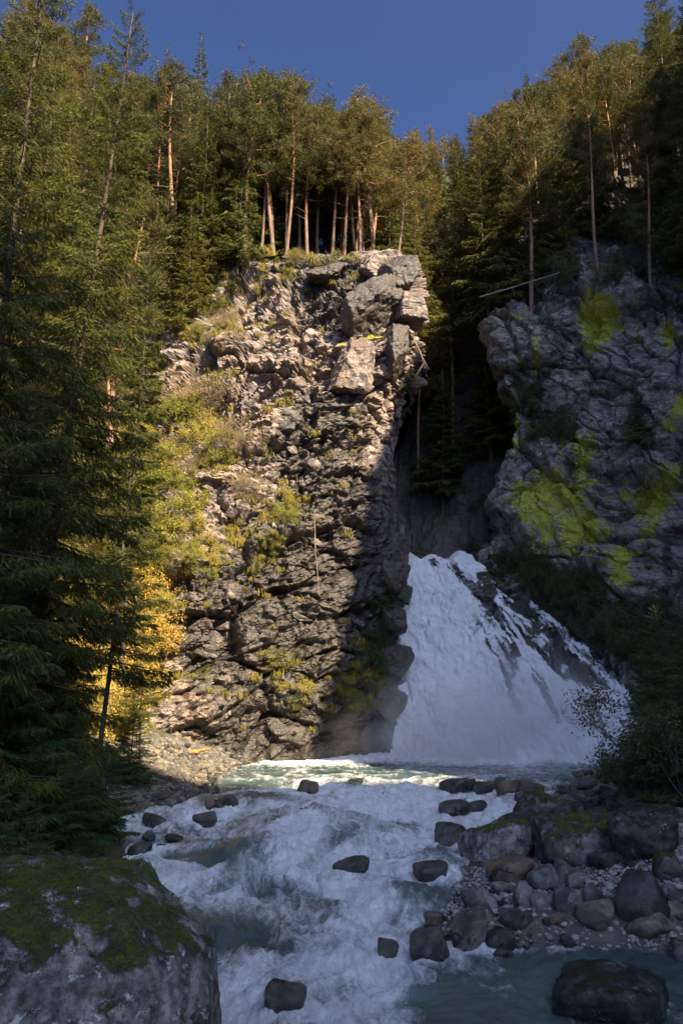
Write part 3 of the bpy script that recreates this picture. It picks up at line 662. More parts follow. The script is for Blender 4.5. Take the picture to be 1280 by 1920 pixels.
#--MORE--
BVH = BVHTree.FromPolygons([tuple(v) for v in np.concatenate(BV)], [tuple(f) for f in np.concatenate(BF)])
def drop(x, y, z=200.0):
    h = BVH.ray_cast(Vector((x, y, z)), Vector((0, 0, -1))); return None if h[0] is None else np.array(h[0])
def sight(px, py):
    """the solid surface met by the line of sight through a pixel"""
    d = P(px, py, 10.0) - CAM
    h = BVH.ray_cast(Vector(CAM), Vector(d).normalized()); return None if h[0] is None else np.array(h[0])

# ------------------------------------------------------------------ plant builders (each returns meshes once; copies share them)
def rotz(a):
    c, s = math.cos(a), math.sin(a); return np.array([[c, -s, 0], [s, c, 0], [0, 0, 1.0]])
def roty(a):
    c, s = math.cos(a), math.sin(a); return np.array([[c, 0, s], [0, 1, 0], [-s, 0, c]])
def blade(base, dirv, wid, side):
    """pointed leaf-like quads: base (N,3), dirv (N,3) full length vector, wid (N,), side (N,3) unit"""
    w = side * wid[:, None]
    return np.stack([base, base + dirv * .45 + w, base + dirv, base + dirv * .45 - w], 1)
def unit(v): return v / (np.linalg.norm(v, axis=-1, keepdims=True) + 1e-9)

def spruce_branch(r, nt, sub, bl, bw):
    """a spruce bough along +X, length 1: twigs to both sides that hang, each with needle sprays"""
    Q, T = [], []
    for i in range(nt):
        t = (i + r.uniform(.2, .8)) / nt * .92 + .06
        for sd in (-1, 1):
            L = (.34 * (1 - t) ** .6 + .07) * r.uniform(.7, 1.15)
            a = math.radians(r.uniform(38, 62)) * sd
            dv = np.array([math.cos(a), math.sin(a), -r.uniform(.05, .55)]); dv = unit(dv) * L
            b0 = np.array([t, 0, r.normal(0, .008)])
            k = np.linspace(.05, .85, sub) + r.uniform(-.04, .04, sub)
            bb = b0 + dv * k[:, None] + np.array([0, 0, -.10 * L]) * (k ** 2)[:, None]
            side2 = r.choice([-1, 1], sub)
            pr = unit(np.cross(dv, [0, 0, 1.0]))
            dd = unit(dv) * .6 + pr * side2[:, None] * r.uniform(.1, .75, sub)[:, None] + np.array([0, 0, -1.0]) * r.uniform(.0, .7, sub)[:, None]
            dd = unit(dd) * (r.uniform(.6, 1.15, sub) * bl)[:, None]
            sdv = unit(np.cross(dd, r.normal(size=(sub, 3))))
            Q.append(blade(bb, dd, np.full(sub, bw * .5), sdv)); T.append(np.full(sub, .25 + .5 * t) + r.normal(0, .18, sub))
    return np.concatenate(Q), np.clip(np.concatenate(T), 0, 1)
def spruce(seed, H, Lmax, nb, nt, sub, wid, bare=.06, slim=.85, gaps=0.0, mat='spruce', lean=0.0):
    r = np.random.default_rng(seed); tr = MB(); cw = MB()
    zz = np.linspace(0, 1, 14); bend = np.stack([lean * zz ** 1.5 + .08 * np.sin(zz * 5 + seed), .08 * np.cos(zz * 4 + seed), zz * H], 1)
    v, f = tube(bend, H * .0078 * (1 - zz * .93) + .012, 7); tr.add(v, f, 0)
    tmpl = [spruce_branch(r, nt, sub, wid[0] / (Lmax * .62), wid[1] / (Lmax * .62)) for _ in range(5)]
    for i in range(nb):
        t = bare + (1 - bare) * (i + r.uniform(0, 1)) / nb
        if r.random() < gaps * (1 - t): continue
        L = Lmax * max(.03, (1 - t)) ** slim * r.uniform(.62, 1.12) + .12
        q, ti = tmpl[i % 5]; q = q * L
        droop = r.uniform(.10, .34) * (1 - t * .8); x = q[..., 0] / L
        q = q.copy(); q[..., 2] += L * (-droop * x + .22 * droop * x ** 2.5) ; q[..., 1] += .10 * L * np.sin(x * 3 + i)
        up = math.radians(r.uniform(-8, 10) + 42 * t ** 3)
        R = rotz(i * 2.399 + r.uniform(-.5, .5)) @ roty(-up)
        q = q @ R.T
        c = np.array([np.interp(t, zz, bend[:, 0]), np.interp(t, zz, bend[:, 1]), t * H])
        cw.quads(q + c, 0, np.clip(ti + r.normal(0, .12), 0, 1))
        st = np.linspace(0, .9, 4); sp = np.stack([st * L, .10 * L * np.sin(st * 3 + i), L * (-droop * st + .22 * droop * st ** 2.5)], 1) @ R.T + c
        v, f = tube(sp, .011 * L * (1.05 - st) + .004, 4); tr.add(v, f, 0)
    return tr.mesh('spruce_trunk', [M['bark_spruce']], True), cw.mesh('spruce_crown', [M[mat]])

def tufts(r, cen, rad, nbl, ln, wd):
    n = len(cen)
    d = r.normal(size=(n, nbl, 3)); d[..., 2] += .35; d = unit(d)
    base = cen[:, None] + d * (rad * r.uniform(.05, .75, (n, nbl)))[..., None]
    dv = unit(d + .6 * r.normal(size=d.shape)) * (ln * r.uniform(.6, 1.2, (n, nbl)))[..., None]
    sd = unit(np.cross(dv, r.normal(size=dv.shape)))
    tint = np.clip(.35 + .3 * d[..., 2] + r.normal(0, .2, (n, nbl)), 0, 1)
    return blade(base.reshape(-1, 3), dv.reshape(-1, 3), np.full(n * nbl, wd), sd.reshape(-1, 3)), tint.ravel()
def pine(seed, H, crown0, Lmax, nb, lean=(0, 0), nbl=40, mat='pine', flat=.5, dead=6):
    r = np.random.default_rng(seed); tr = MB(); cw = MB()
    zz = np.linspace(0, 1, 16)
    bend = np.stack([lean[0] * zz ** 1.4 + .018 * H * np.sin(zz * 4 + seed), lean[1] * zz ** 1.4 + .015 * H * np.sin(zz * 3.3 + 2 * seed), zz * H], 1)
    v, f = tube(bend, H * .0085 * (1 - zz * .85) + .015, 8); tr.add(v, f, 0)
    at = lambda t: np.array([np.interp(t, zz, bend[:, k]) for k in range(3)])
    cen = []
    for i in range(nb):
        t = crown0 + (1 - crown0) * ((i + r.uniform(0, 1)) / nb) ** .9
        k = (t - crown0) / (1 - crown0)
        L = Lmax * (math.sin(math.pi * min(1, .22 + .72 * k)) ** .7) * r.uniform(.5, 1.15)
        az = i * 2.399 + r.uniform(-.6, .6); el = math.radians(r.uniform(-12, 22) + 55 * k ** 2)
        st = np.linspace(0, 1, 6)
        wig = np.cumsum(r.normal(0, .06, (6, 3)), 0) * L * .6; wig[0] = 0
        pth = np.stack([st * L * math.cos(el) * math.cos(az), st * L * math.cos(el) * math.sin(az), st * L * math.sin(el) + .10 * L * st ** 2], 1) + wig + at(t)
        v, f = tube(pth, .016 * L * (1.1 - st) + .008, 4); tr.add(v, f, 0)
        m = max(4, int(L * 6.5))
        for j in range(m):
            a = r.uniform(.42, 1.02); c = np.array([np.interp(a, st, pth[:, q]) for q in range(3)])
            cen.append(c + r.normal(0, 1, 3) * np.array([.2, .2, .13]) * L * .75)
    for i in range(dead):                                  # dead snags under the crown
        t = r.uniform(.25, crown0); az = r.uniform(0, 6.28); L = r.uniform(.4, 1.4)
        st = np.linspace(0, 1, 3); c = at(t)
        v, f = tube(c + np.stack([st * L * math.cos(az), st * L * math.sin(az), -.15 * L * st], 1), .018 * (1.1 - st), 3); tr.add(v, f, 0)
    q, ti = tufts(r, np.array(cen), .34, nbl, .24, .017)
    cw.quads(q, 0, ti)
    return tr.mesh('pine_trunk', [M['bark_pine']], True), cw.mesh('pine_crown', [M[mat]])
def broadleaf(seed, H, W, nst, nleaf, lsize, mat, bark='bark_grey', upright=.6, wood=.012, single=False):
    """shrub or small tree: forking stems with leaves along the outer shoots"""
    r = np.random.default_rng(seed); tr = MB(); cw = MB(); ends = []
    def grow(p, d, L, rad, lev):
        st = np.linspace(0, 1, 5); wob = np.cumsum(r.normal(0, .10, (5, 3)), 0) * L * .35; wob[0] = 0
        pth = p + d * L * st[:, None] + wob + np.array([0, 0, .08 * L * upright]) * (st ** 2)[:, None]
        v, f = tube(pth, rad * (1 - .55 * st) + .002, 5 if lev < 2 else 3); tr.add(v, f, 0)
        if lev >= 2: ends.append(pth)
        if lev < 3:
            for _ in range(r.integers(3, 6) if lev else r.integers(4, 7)):
                a = r.uniform(.3, 1.0); c = np.array([np.interp(a, st, pth[:, k]) for k in range(3)])
                grow(c, unit(d * .8 + r.normal(0, .55, 3) + np.array([0, 0, .25 * upright])), L * r.uniform(.42, .68), rad * .5, lev + 1)
    for i in range(nst):
        az = i * 2.399 + r.uniform(-.4, .4); sp = (0.05 if single else r.uniform(.15, .9)) * W / H * (1.2 - upright * .3)
        grow(np.array([r.normal(0, .04 * W), r.normal(0, .04 * W), 0]), unit(np.array([math.cos(az) * sp, math.sin(az) * sp, 1.0])), H * r.uniform(.42, .62), wood * H * .5, 0)
    E = np.concatenate(ends); n = nleaf
    k = r.integers(0, len(E), n); b = E[k] + r.normal(0, .035 * H, (n, 3))
    dv = unit(r.normal(size=(n, 3)) + np.array([0, 0, -.15])) * (lsize * r.uniform(.6, 1.25, n))[:, None]
    sd = unit(np.cross(dv, r.normal(size=(n, 3))))
    cw.quads(blade(b, dv, lsize * .30 * r.uniform(.7, 1.2, n), sd), 0, np.clip(r.beta(2, 2, n), 0, 1))
    return tr.mesh('stem', [M[bark]], True), cw.mesh('foliage', [M[mat]])
def grass_tuft(seed, n, L, spread, hang=.8):
    r = np.random.default_rng(seed); cw = MB()
    b = r.normal(0, spread, (n, 3)) * np.array([1, 1, .4]); a = r.uniform(0, 6.28, n)
    o = np.stack([np.cos(a), np.sin(a), 0 * a], 1) * r.uniform(.2, .8, n)[:, None]
    l = L * r.uniform(.5, 1.2, n)
    p1 = b + (o * .5 + np.array([0, 0, .75])) * l[:, None] * .5; p2 = p1 + (o + np.array([0, 0, -hang])) * l[:, None] * .55
    sd = unit(np.cross(o, np.array([0, 0, 1.0]))) * .018
    Q = np.concatenate([np.stack([b - sd, b + sd, p1 + sd * .8, p1 - sd * .8], 1), np.stack([p1 - sd * .8, p1 + sd * .8, p2 + sd * .15, p2 - sd * .15], 1)])
    cw.quads(Q, 0, np.clip(np.tile(r.beta(2, 2, n), 2), 0, 1))
    return cw.mesh('grass_tuft', [M['grass']])

# ------------------------------------------------------------------ placing
def plant(name, parts, loc, scale, rz, label, cat, group=None, tilt=(0, 0)):
    """an Empty at the foot that parents the named part meshes"""
    e = bpy.data.objects.new(name, None); COL.objects.link(e)
    e.empty_display_size = .2
    e.location = loc; e.scale = (scale,) * 3 if np.ndim(scale) == 0 else scale; e.rotation_euler = (tilt[0], tilt[1], rz)
    tag(e, label, cat, group)
    for pn, me in parts: link(pn, me, e)
    return e
SPR = [spruce(11 + i, 18.0, 2.7, 150, 13, 6, (.36, .062), bare=.10, gaps=.14) for i in range(3)]
SPRN = [spruce(41 + i, 24.0, 3.2, 270, 20, 9, (.24, .030), bare=.04, slim=.55, gaps=.12) for i in range(2)]
SPRY = [spruce(61 + i, 5.0, 1.7, 110, 18, 8, (.13, .018), bare=.02, slim=.8, mat='spruce_young') for i in range(2)]
SPRB = [None, spruce(52, 24.0, 2.7, 170, 21, 9, (.26, .034), bare=.30, slim=.5, gaps=.2)]
SPRT = spruce(75, 11.0, 2.2, 75, 18, 8, (.22, .03), bare=.34, slim=.55, gaps=.3, lean=.5)
PIN = [pine(81 + i, 16.0, (.50, .58, .62, .46)[i], (2.5, 2.2, 2.0, 2.9)[i], (44, 36, 30, 50)[i], ((.4, 0), (-.5, .3), (.2, -.2), (.9, .2))[i]) for i in range(4)]
PINL = pine(95, 9.5, .42, 3.0, 32, (1.6, -.3), flat=.8)
BIR = [broadleaf(101 + i, 9.0, 4.0, 1, 5200, .13, 'birch', upright=.8, single=True) for i in range(2)]
BG = [broadleaf(111 + i, 2.6, 2.6, 6, 3000, .11, 'bush_gold', upright=.3) for i in range(2)]
BL = [broadleaf(121 + i, 2.4, 2.6, 7, 3400, .10, 'bush_lime', upright=.3) for i in range(2)]
BD = [broadleaf(131 + i, 2.6, 2.8, 7, 4200, .10, 'bush_dark', upright=.4) for i in range(2)]
BB = [broadleaf(141 + i, 2.2, 2.6, 8, 1100, .08, 'bush_brown', upright=.2, wood=.009) for i in range(2)]
SAP = broadleaf(151, 4.6, 3.4, 2, 1500, .115, 'sapling', upright=.7, wood=.010)
GR = [grass_tuft(161 + i, 110, .8, .16) for i in range(3)]
def tc(m, crown='crown', trunk='trunk'): return [(trunk, m[0]), (crown, m[1])]
def vis_px(p):
    a, b = pix(p); return float(a), float(b)
SKY = np.array([(-300, -300), (0, -60), (130, -12), (190, 2), (215, 32), (235, 62), (260, 78), (300, 96), (350, 95), (380, 66), (400, 98), (440, 128), (500, 148), (560, 168), (600, 205), (640, 214), (690, 178), (730, 212), (752, 245), (775, 264), (805, 242), (840, 228), (900, 208), (960, 186), (985, 132), (1010, 152), (1040, 112), (1085, 88), (1140, 78), (1200, 60), (1210, 10), (1280, -60), (1500, -200)], float)
def skyline(px): return np.interp(px, SKY[:, 0], SKY[:, 1])
def fit(base, hgt, clear=0):
    """lower a tree until its tip stays under the photographed skyline"""
    while hgt > 4:
        x, y = vis_px(base + np.array([0, 0, hgt]))
        if y > skyline(x) + clear: return hgt
        hgt *= .94
    return None

def zone_left(px, py, tx, ty, b):
    z = 'at the left edge' if tx < 130 else 'left of the highest spruce' if tx < 300 else 'between highest spruce and cliff top'
    return z + (', tip on the skyline' if ty < skyline(tx) + 40 else ', tip near the skyline' if ty < skyline(tx) + 75 else ', tip below others')
def zone_top(px, py, tx, ty, b):
    return ('at the left end' if px < 520 else 'in the middle' if px < 640 else 'towards the overhang') + (', front row' if b[1] < 54 else ', back row')
def zone_gorge(px, py, tx, ty, b):
    return 'low above the waterfall' if b[2] < 32 else 'halfway up' if ty > skyline(tx) + 60 else 'reaching the skyline at its lowest dip' if tx < 835 else 'reaching the skyline right of its dip'
def zone_right(px, py, tx, ty, b):
    return ('at its left end' if tx < 1030 else 'in its middle' if tx < 1170 else 'towards right edge') + (', rooted on the rim' if py > 440 else ', tip on the skyline' if ty < skyline(tx) + 45 else ', deep among others')
rf = np.random.default_rng(2024)
def forest(region, n, kinds, hr, label, group, mind=1.9, accept=None, clear=(0, 60), zone=None):
    pts = []; tries = 0
    while len(pts) < n and tries < n * 40:
        tries += 1
        x = rf.uniform(region[0], region[1]); y = rf.uniform(region[2], region[3])
        if any((x - a) ** 2 + (y - b) ** 2 < mind ** 2 for a, b in pts): continue
        b = drop(x, y)
        if b is None: continue
        px, py = vis_px(b)
        if px < -60 or px > 1340: continue
        if accept and not accept(px, py, b): continue
        h = fit(b, rf.uniform(*hr), rf.uniform(*clear))
        if h is None or h < hr[0] * .45: continue
        pts.append((x, y))
        kind = kinds[rf.integers(0, len(kinds))]
        nm, m, H = {'spruce': ('spruce_tree', SPR[rf.integers(0, 3)], 18.0), 'pine': ('pine_tree', PIN[rf.integers(0, 4)], 16.0), 'birch': ('birch_tree', BIR[rf.integers(0, 2)], 9.0)}[kind]
        sc = h / H
        lb = label[kind]; gr = group[kind]
        if zone: tx, ty = vis_px(b + np.array([0, 0, h])); zt = zone(px, py, tx, ty, b); lb = lb + ' ' + zt; gr = gr + ' ' + zt.replace(',', '')
        plant(nm, tc(m), b - np.array([0, 0, .25]), (sc * rf.uniform(.95, 1.25), sc * rf.uniform(.95, 1.25), sc), rf.uniform(0, 6.28), lb, 'tree', gr, (rf.normal(0, .02), rf.normal(0, .02)))
    return len(pts)

# wood on the left slope above and beside the left cliff
g1 = {'spruce': 'spruces in the wood on the upper left slope', 'pine': 'pines in the wood on the upper left slope', 'birch': 'pale leaved trees in the wood on the upper left slope'}
l1 = {'spruce': 'spruce in the upper left wood', 'pine': 'pine in the upper left wood', 'birch': 'pale yellow green leafy tree in the wood on the upper left slope'}
forest((-46, -4.5, 46, 84), 95, ['spruce', 'spruce', 'pine', 'pine', 'pine', 'pine'], (13, 20), l1, g1, 2.0, lambda px, py, b: px < 470 and (b[2] > 31 or px < 215), (0, 70), zone_left)
g2 = {'pine': 'bare trunked pines on top of the left cliff', 'spruce': 'spruces on top of the left cliff'}
l2 = {'pine': 'bare trunked pine on top of the left cliff', 'spruce': 'slender spruce on top of the left cliff'}
forest((-9.5, 2.6, 51.3, 68), 62, ['pine'] * 7 + ['spruce'], (14, 19.5), l2, g2, .95, lambda px, py, b: 400 < px < 742 and b[2] > 29, (-6, 40), zone_top)
# wood on the slope right of and behind the gorge
g3 = {'spruce': 'dark spruces on the slope behind the gorge', 'pine': 'pines on the slope behind the gorge'}
l3 = {'spruce': 'dark spruce on the shaded slope behind the gorge', 'pine': 'bushy pine on the slope behind the gorge'}
forest((2, 26, 57, 96), 60, ['spruce', 'spruce', 'pine'], (13, 20), l3, g3, 2.1, lambda px, py, b: 700 < px < 960 and b[2] > 16, (0, 50), zone_gorge)
g4 = {'pine': 'red barked pines above the right cliff', 'spruce': 'spruces above the right cliff'}
l4 = {'pine': 'pine in the wood above the right cliff', 'spruce': 'dark spruce in wood above the right cliff'}
forest((10, 44, 50, 96), 80, ['pine', 'pine', 'pine', 'spruce', 'spruce'], (14, 20), l4, g4, 1.9, lambda px, py, b: px > 900 and b[2] > 27, (0, 60), zone_right)
# ------------------------------------------------------------------ stones
import bmesh
def ico(sub):
    bm = bmesh.new(); bmesh.ops.create_icosphere(bm, subdivisions=sub, radius=1.0)
    v = np.array([x.co[:] for x in bm.verts]); f = np.array([[x.index for x in q.verts] for q in bm.faces]); bm.free(); return unit(v), f
ICO = {k: ico(k) for k in (1, 2, 3, 4, 5, 6)}
def stone_mesh(seed, mat, sub=4, planes=None, npl=13, sharp=9, rad=(1, 1, 1), rough=.035, name='stone', flat=0):
    """a block bounded by worn planes, the corners rounded off, then roughened; rad are its half sizes in metres"""
    r = np.random.default_rng(seed); v, f = ICO[sub]; rad = np.array(rad, float)
    if planes is None:
        nn = unit(r.normal(size=(npl, 3))); dd = r.uniform(.70, 1.0, npl)
        pl = [(nn[i], dd[i]) for i in range(npl)] + [(np.eye(3)[k] * s, 1.0) for k in range(3) for s in (-1, 1)]
        NN = np.array([a for a, _ in pl]); DD = np.array([b for _, b in pl])
        R = (np.sum(np.clip(v @ NN.T / DD, 1e-4, None) ** sharp, 1)) ** (-1.0 / sharp)
        w = v * R[:, None] * rad
    else:
        NN = unit(np.array([a for a, _ in planes], float)); DD = np.array([b for _, b in planes], float)
        R = (np.sum(np.clip(v @ NN.T / DD, 1e-4, None) ** sharp, 1)) ** (-1.0 / sharp)
        w = v * R[:, None]
    m = float(np.mean(rad)) if planes is None else float(R.mean())
    q = w / m + seed * 3.17
    w = w + v * (m * (rough * 1.3 * fbm(q * 1.7, 4, seed) + rough * .8 * rdg(q * 3.6, 4, seed + 3) + (rough * .25 * fbm(q * 14, 2, seed + 5) if sub > 4 else 0)))[:, None]
    mb = MB(); mb.add(w, f); me = mb.mesh(name, [M[mat]], not flat)
    if flat:
        for k_, v_ in (('wet', flat - 1), ('moss', ss(.5, .9, unit(w)[:, 2]) * .3), ('lichen', 0 * w[:, 0]), ('vein', 0 * w[:, 0])): attr(me, k_, np.zeros(len(w)) + v_)  # the wet value on cliff slabs also carries painted overhang shade
    return me
def put_stone(cx, cy, w, h, mat, label, seed, sharp=9, group=None, name='boulder', sub=4, tilt=None, rough=.035, cat='boulder', npl=13, deep=.85, dY=0):
    b = water_top(cx, cy + h * .40); Y = b[1] + dY
    D = (Y * CP + (b[2] - CAM[2]) * SP); k = D / FPX
    rx, rz = w * .5 * k * 1.08, h * .5 * k * 1.2
    me = stone_mesh(seed, mat, sub, None, npl, sharp, (rx, max(rx * deep, rz * .8), rz), rough)
    o = link(name, me); c = P(cx, cy + h * .06, Y + rx * .35); o.location = c
    r = np.random.default_rng(seed + 5); o.rotation_euler = (r.normal(0, .08), (r.normal(0, .08) if tilt is None else tilt), 0)
    tag(o, label, cat, group); return o

hero = stone_mesh(3, 'stone_hero', 6, [((.02, -.10, 1), 1.52), ((.52, -.08, .85), 2.02), ((1, -.05, .12), 2.62), ((.72, -.72, .10), 2.35), ((.1, -1, .30), 1.75), ((-.7, -.7, .1), 3.2), ((-1, 0, .1), 3.4), ((0, 1, .2), 2.0), ((.6, .7, .2), 2.2), ((0, 0, -1), 2.4), ((.35, -.6, .75), 2.0)], sharp=36, rough=.03)
o = link('boulder', hero); o.location = (-4.42, 11.75, -1.30)
tag(o, 'huge flat topped boulder in the near corner patched with green moss and white lichen', 'boulder')
rt = np.random.default_rng(12); hv = np.array([v.co[:] for v in hero.vertices]); hn = np.array([v.normal[:] for v in hero.vertices])
mk = hn[:, 2] * .9 + .9 * fbm(hv * 1.6, 5, 1500) + .2 * fbm(hv * 7, 3, 1510); ok = np.nonzero((mk > .62) & (hv[:, 2] > -.6))[0]
k = rt.choice(ok, 26000); bs = hv[k] + rt.normal(0, .025, (26000, 3)); up_ = unit(hn[k] + rt.normal(0, .75, (26000, 3)))
dv = up_ * rt.gamma(3, .008, 26000)[:, None]; mbt = MB(); mbt.quads(blade(bs, dv, rt.uniform(.004, .009, 26000), unit(np.cross(dv, rt.normal(size=(26000, 3))))), 0, np.clip(.5 + .5 * fbm(bs * 2.2, 3, 1520) + rt.normal(0, .2, 26000), 0, 1))
M['moss_tuft'] = leaf_material('moss_tips', (.03, .038, .006), (.17, .19, .018), transl=.3, objvar=0)
tf = link('moss', mbt.mesh('moss', [M['moss_tuft']]), o); tf['kind'] = 'stuff'
o = link('boulder', stone_mesh(4, 'stone_dark_moss', 5, [((.1, -.2, 1), 1.0), ((.75, -.2, .65), 1.15), ((1, -.1, .0), 1.45), ((.2, -1, .2), 1.3), ((-1, 0, .1), 2.2), ((0, 1, .1), 1.2), ((0, 0, -1), 1.2)], sharp=14))
o.location = P(150, 1680, 15.6) + np.array([0, 0, -.75]); tag(o, 'dark shaded boulder right behind the huge mossy boulder, beneath the young spruces', 'boulder')

ST = [  # centre x, y, width, height in the photograph, material, label, edge sharpness
    (858, 1466, 62, 27, 'stone_dark', 'dark rounded boulder out in the river below the waterfall, farthest of the mid stream rocks', 8),
    (903, 1474, 46, 17, 'stone_dark', 'low dark rock at the water line just right of the farthest mid stream boulder', 8),
    (936, 1468, 34, 22, 'stone_dark', 'small dark hump between two larger boulders at the far right of the rapids', 7),
    (972, 1481, 78, 36, 'stone_brown', 'long brown boulder with a sloping back behind the yellow mossed boulder', 9),
    (987, 1497, 48, 32, 'stone_grey', 'smooth grey rock leaning against the long brown boulder', 7),
    (1007, 1513, 80, 54, 'stone_moss', 'boulder topped with bright yellow green moss at the right of the rapids', 8),
    (855, 1508, 62, 25, 'stone_dark', 'flat wet black rock washed by foam in mid river', 8),
    (893, 1506, 42, 18, 'stone_dark', 'small wet black rock beside the flat foam washed one', 7),
    (957, 1540, 54, 26, 'stone_dark', 'dark rock just behind the big speckled boulder', 8),
    (847, 1556, 62, 34, 'stone_dark', 'pointed dark wet boulder standing alone left of the big speckled boulder', 10),
    (928, 1581, 124, 80, 'stone_hero', 'big pale boulder speckled with lichen with a mossy left flank beside the rapids', 10),
    (1000, 1555, 62, 25, 'stone_brown', 'flat olive brown stone lying behind the small trickle', 8),
    (1012, 1574, 40, 46, 'stone_dark', 'black rock beside the narrow trickle between two big boulders', 9),
    (1062, 1524, 46, 38, 'stone_dark', 'dark round rock right of the yellow mossed boulder', 7),
    (1094, 1574, 172, 100, 'stone_moss', 'largest right bank boulder with a mossy left shoulder and grey speckled face', 16),
    (1200, 1568, 140, 112, 'stone_dark_moss', 'big dark boulder under the overhanging bushes at the right edge', 16),
    (1145, 1613, 80, 36, 'stone_dark', 'long dark stone lying in front of the two biggest right bank boulders', 7),
    (954, 1636, 82, 54, 'stone_brown', 'smooth rounded olive brown boulder on the left tip of the right bank heap', 5),
    (1020, 1651, 58, 54, 'stone_grey', 'grey speckled stone behind the upright egg shaped one', 8),
    (1057, 1640, 44, 48, 'stone_grey', 'grey rounded stone in the back row of the heap', 7),
    (1078, 1654, 38, 36, 'stone_shore', 'paler round stone in the back row of the heap', 6),
    (942, 1666, 42, 26, 'stone_grey', 'small grey stone tucked under the smooth olive boulder', 6),
    (965, 1654, 20, 18, 'stone_brown', 'smallest brown cobble wedged beside the upright egg shaped stone', 5),
    (976, 1680, 32, 50, 'stone_grey', 'upright egg shaped stone standing in the heap', 5),
    (898, 1686, 66, 38, 'stone_grey', 'broad grey stone at the water edge below the smooth olive boulder', 6),
    (1014, 1691, 48, 36, 'stone_grey', 'blocky grey stone right of the upright egg shaped one', 9),
    (1062, 1692, 60, 56, 'stone_grey', 'large oval grey stone in the middle of the heap', 5),
    (1105, 1676, 42, 46, 'stone_grey', 'round grey stone right of the large oval one', 6),
    (1118, 1718, 76, 48, 'stone_shore', 'pale wedge shaped stone sloping down onto the gravel', 12),
    (905, 1718, 50, 38, 'stone_grey', 'flat topped grey stone left of the gravel bar', 8),
    (880, 1744, 64, 78, 'stone_grey', 'tall upright grey boulder at the tip of the gravel bar', 6),
    (966, 1724, 60, 36, 'stone_dark', 'low dark stone at the back of the gravel bar', 8),
    (942, 1766, 56, 36, 'stone_dark', 'low black stone right of the tall upright boulder', 8),
    (806, 1762, 72, 62, 'stone_dark', 'long dark slanting rock at the water edge left of the gravel bar', 9),
    (818, 1781, 46, 38, 'stone_grey', 'bluish grey stone in the shallows in front of the slanting rock', 9),
    (727, 1769, 38, 30, 'stone_dark', 'dark stone alone in the foam left of the gravel bar', 8),
    (818, 1724, 44, 28, 'stone_brown', 'wet brown stone half sunk behind the slanting rock', 7),
    (940, 1788, 36, 18, 'stone_dark', 'small flat dark stone at the edge of the calm pool', 7),
    (1200, 1690, 90, 96, 'stone_dark', 'dark jagged boulder with an orange streak at the right end of the heap', 12),
    (1216, 1733, 96, 46, 'stone_shore', 'long pale slab leaning down to the gravel from the jagged boulder', 14),
    (1253, 1627, 58, 56, 'stone_moss', 'dark mossy boulder at the right edge above the heap', 8),
    (1256, 1673, 34, 32, 'stone_grey', 'small grey stone at the right edge below the mossy boulder', 8),
    (1260, 1711, 44, 40, 'stone_shore', 'pale rounded stone at the right edge beside the long slab', 7),
    (1276, 1787, 34, 46, 'stone_moss', 'mossy stone cut by the right edge at the side of the calm pool', 8),
    (1044, 1724, 34, 20, 'stone_brown', 'small brown cobble at the top of the gravel bar', 8),
    (1065, 1767, 28, 22, 'stone_dark', 'single dark cobble lying in the middle of the gravel bar', 8),
    (1148, 1868, 240, 122, 'stone_dark_moss', 'massive dark boulder rising from the calm pool in the near right corner', 7),
    (575, 1477, 40, 30, 'stone_brown', 'reddish brown boulder standing alone in the upper rapids', 8),
    (665, 1464, 32, 13, 'stone_dark', 'small dark rock breaking the pool surface left of centre', 7),
    (428, 1501, 38, 22, 'stone_brown', 'brown boulder at the left edge of the rapids, upper of a pair', 7),
    (401, 1510, 36, 20, 'stone_brown', 'brown boulder at the left edge of the rapids, lower of a pair', 7),
    (384, 1531, 44, 26, 'stone_dark', 'black rock in the shallows left of the rapids', 9),
    (290, 1538, 46, 24, 'stone_moss', 'mossy stone in the left shallows', 7),
    (262, 1587, 42, 30, 'stone_dark', 'round dark stone in the foam right of the huge mossy boulder', 6),
    (278, 1563, 26, 20, 'stone_dark', 'small dark stone in the left shallows near the round one', 7),
    (307, 1588, 26, 20, 'stone_dark', 'little black rock in foam right of the round dark stone', 8),
    (327, 1568, 30, 13, 'stone_dark', 'flat black stone awash in the left shallows', 7),
    (806, 1626, 70, 36, 'stone_dark', 'wet black rock with water pouring over its face left of the speckled boulder', 9),
    (660, 1616, 70, 26, 'stone_dark', 'broad dark rock half drowned in mid river', 8),
    (532, 1872, 92, 50, 'stone_dark', 'dark blue grey rock with foam running round it near the bottom edge', 6),
    (1120, 1548, 36, 22, 'stone_dark', 'dark stone on top of the heap above the largest right bank boulder', 8),
]
for i, (cx, cy, w, h, mt, lb, shp) in enumerate(ST):
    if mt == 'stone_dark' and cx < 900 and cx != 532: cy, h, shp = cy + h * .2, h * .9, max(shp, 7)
    o = put_stone(cx, cy, w, h, mt, lb, 1000 + i * 7, shp + 3, rough=.04 if mt != 'stone_grey' else .03, sub=5 if w > 110 else 4)

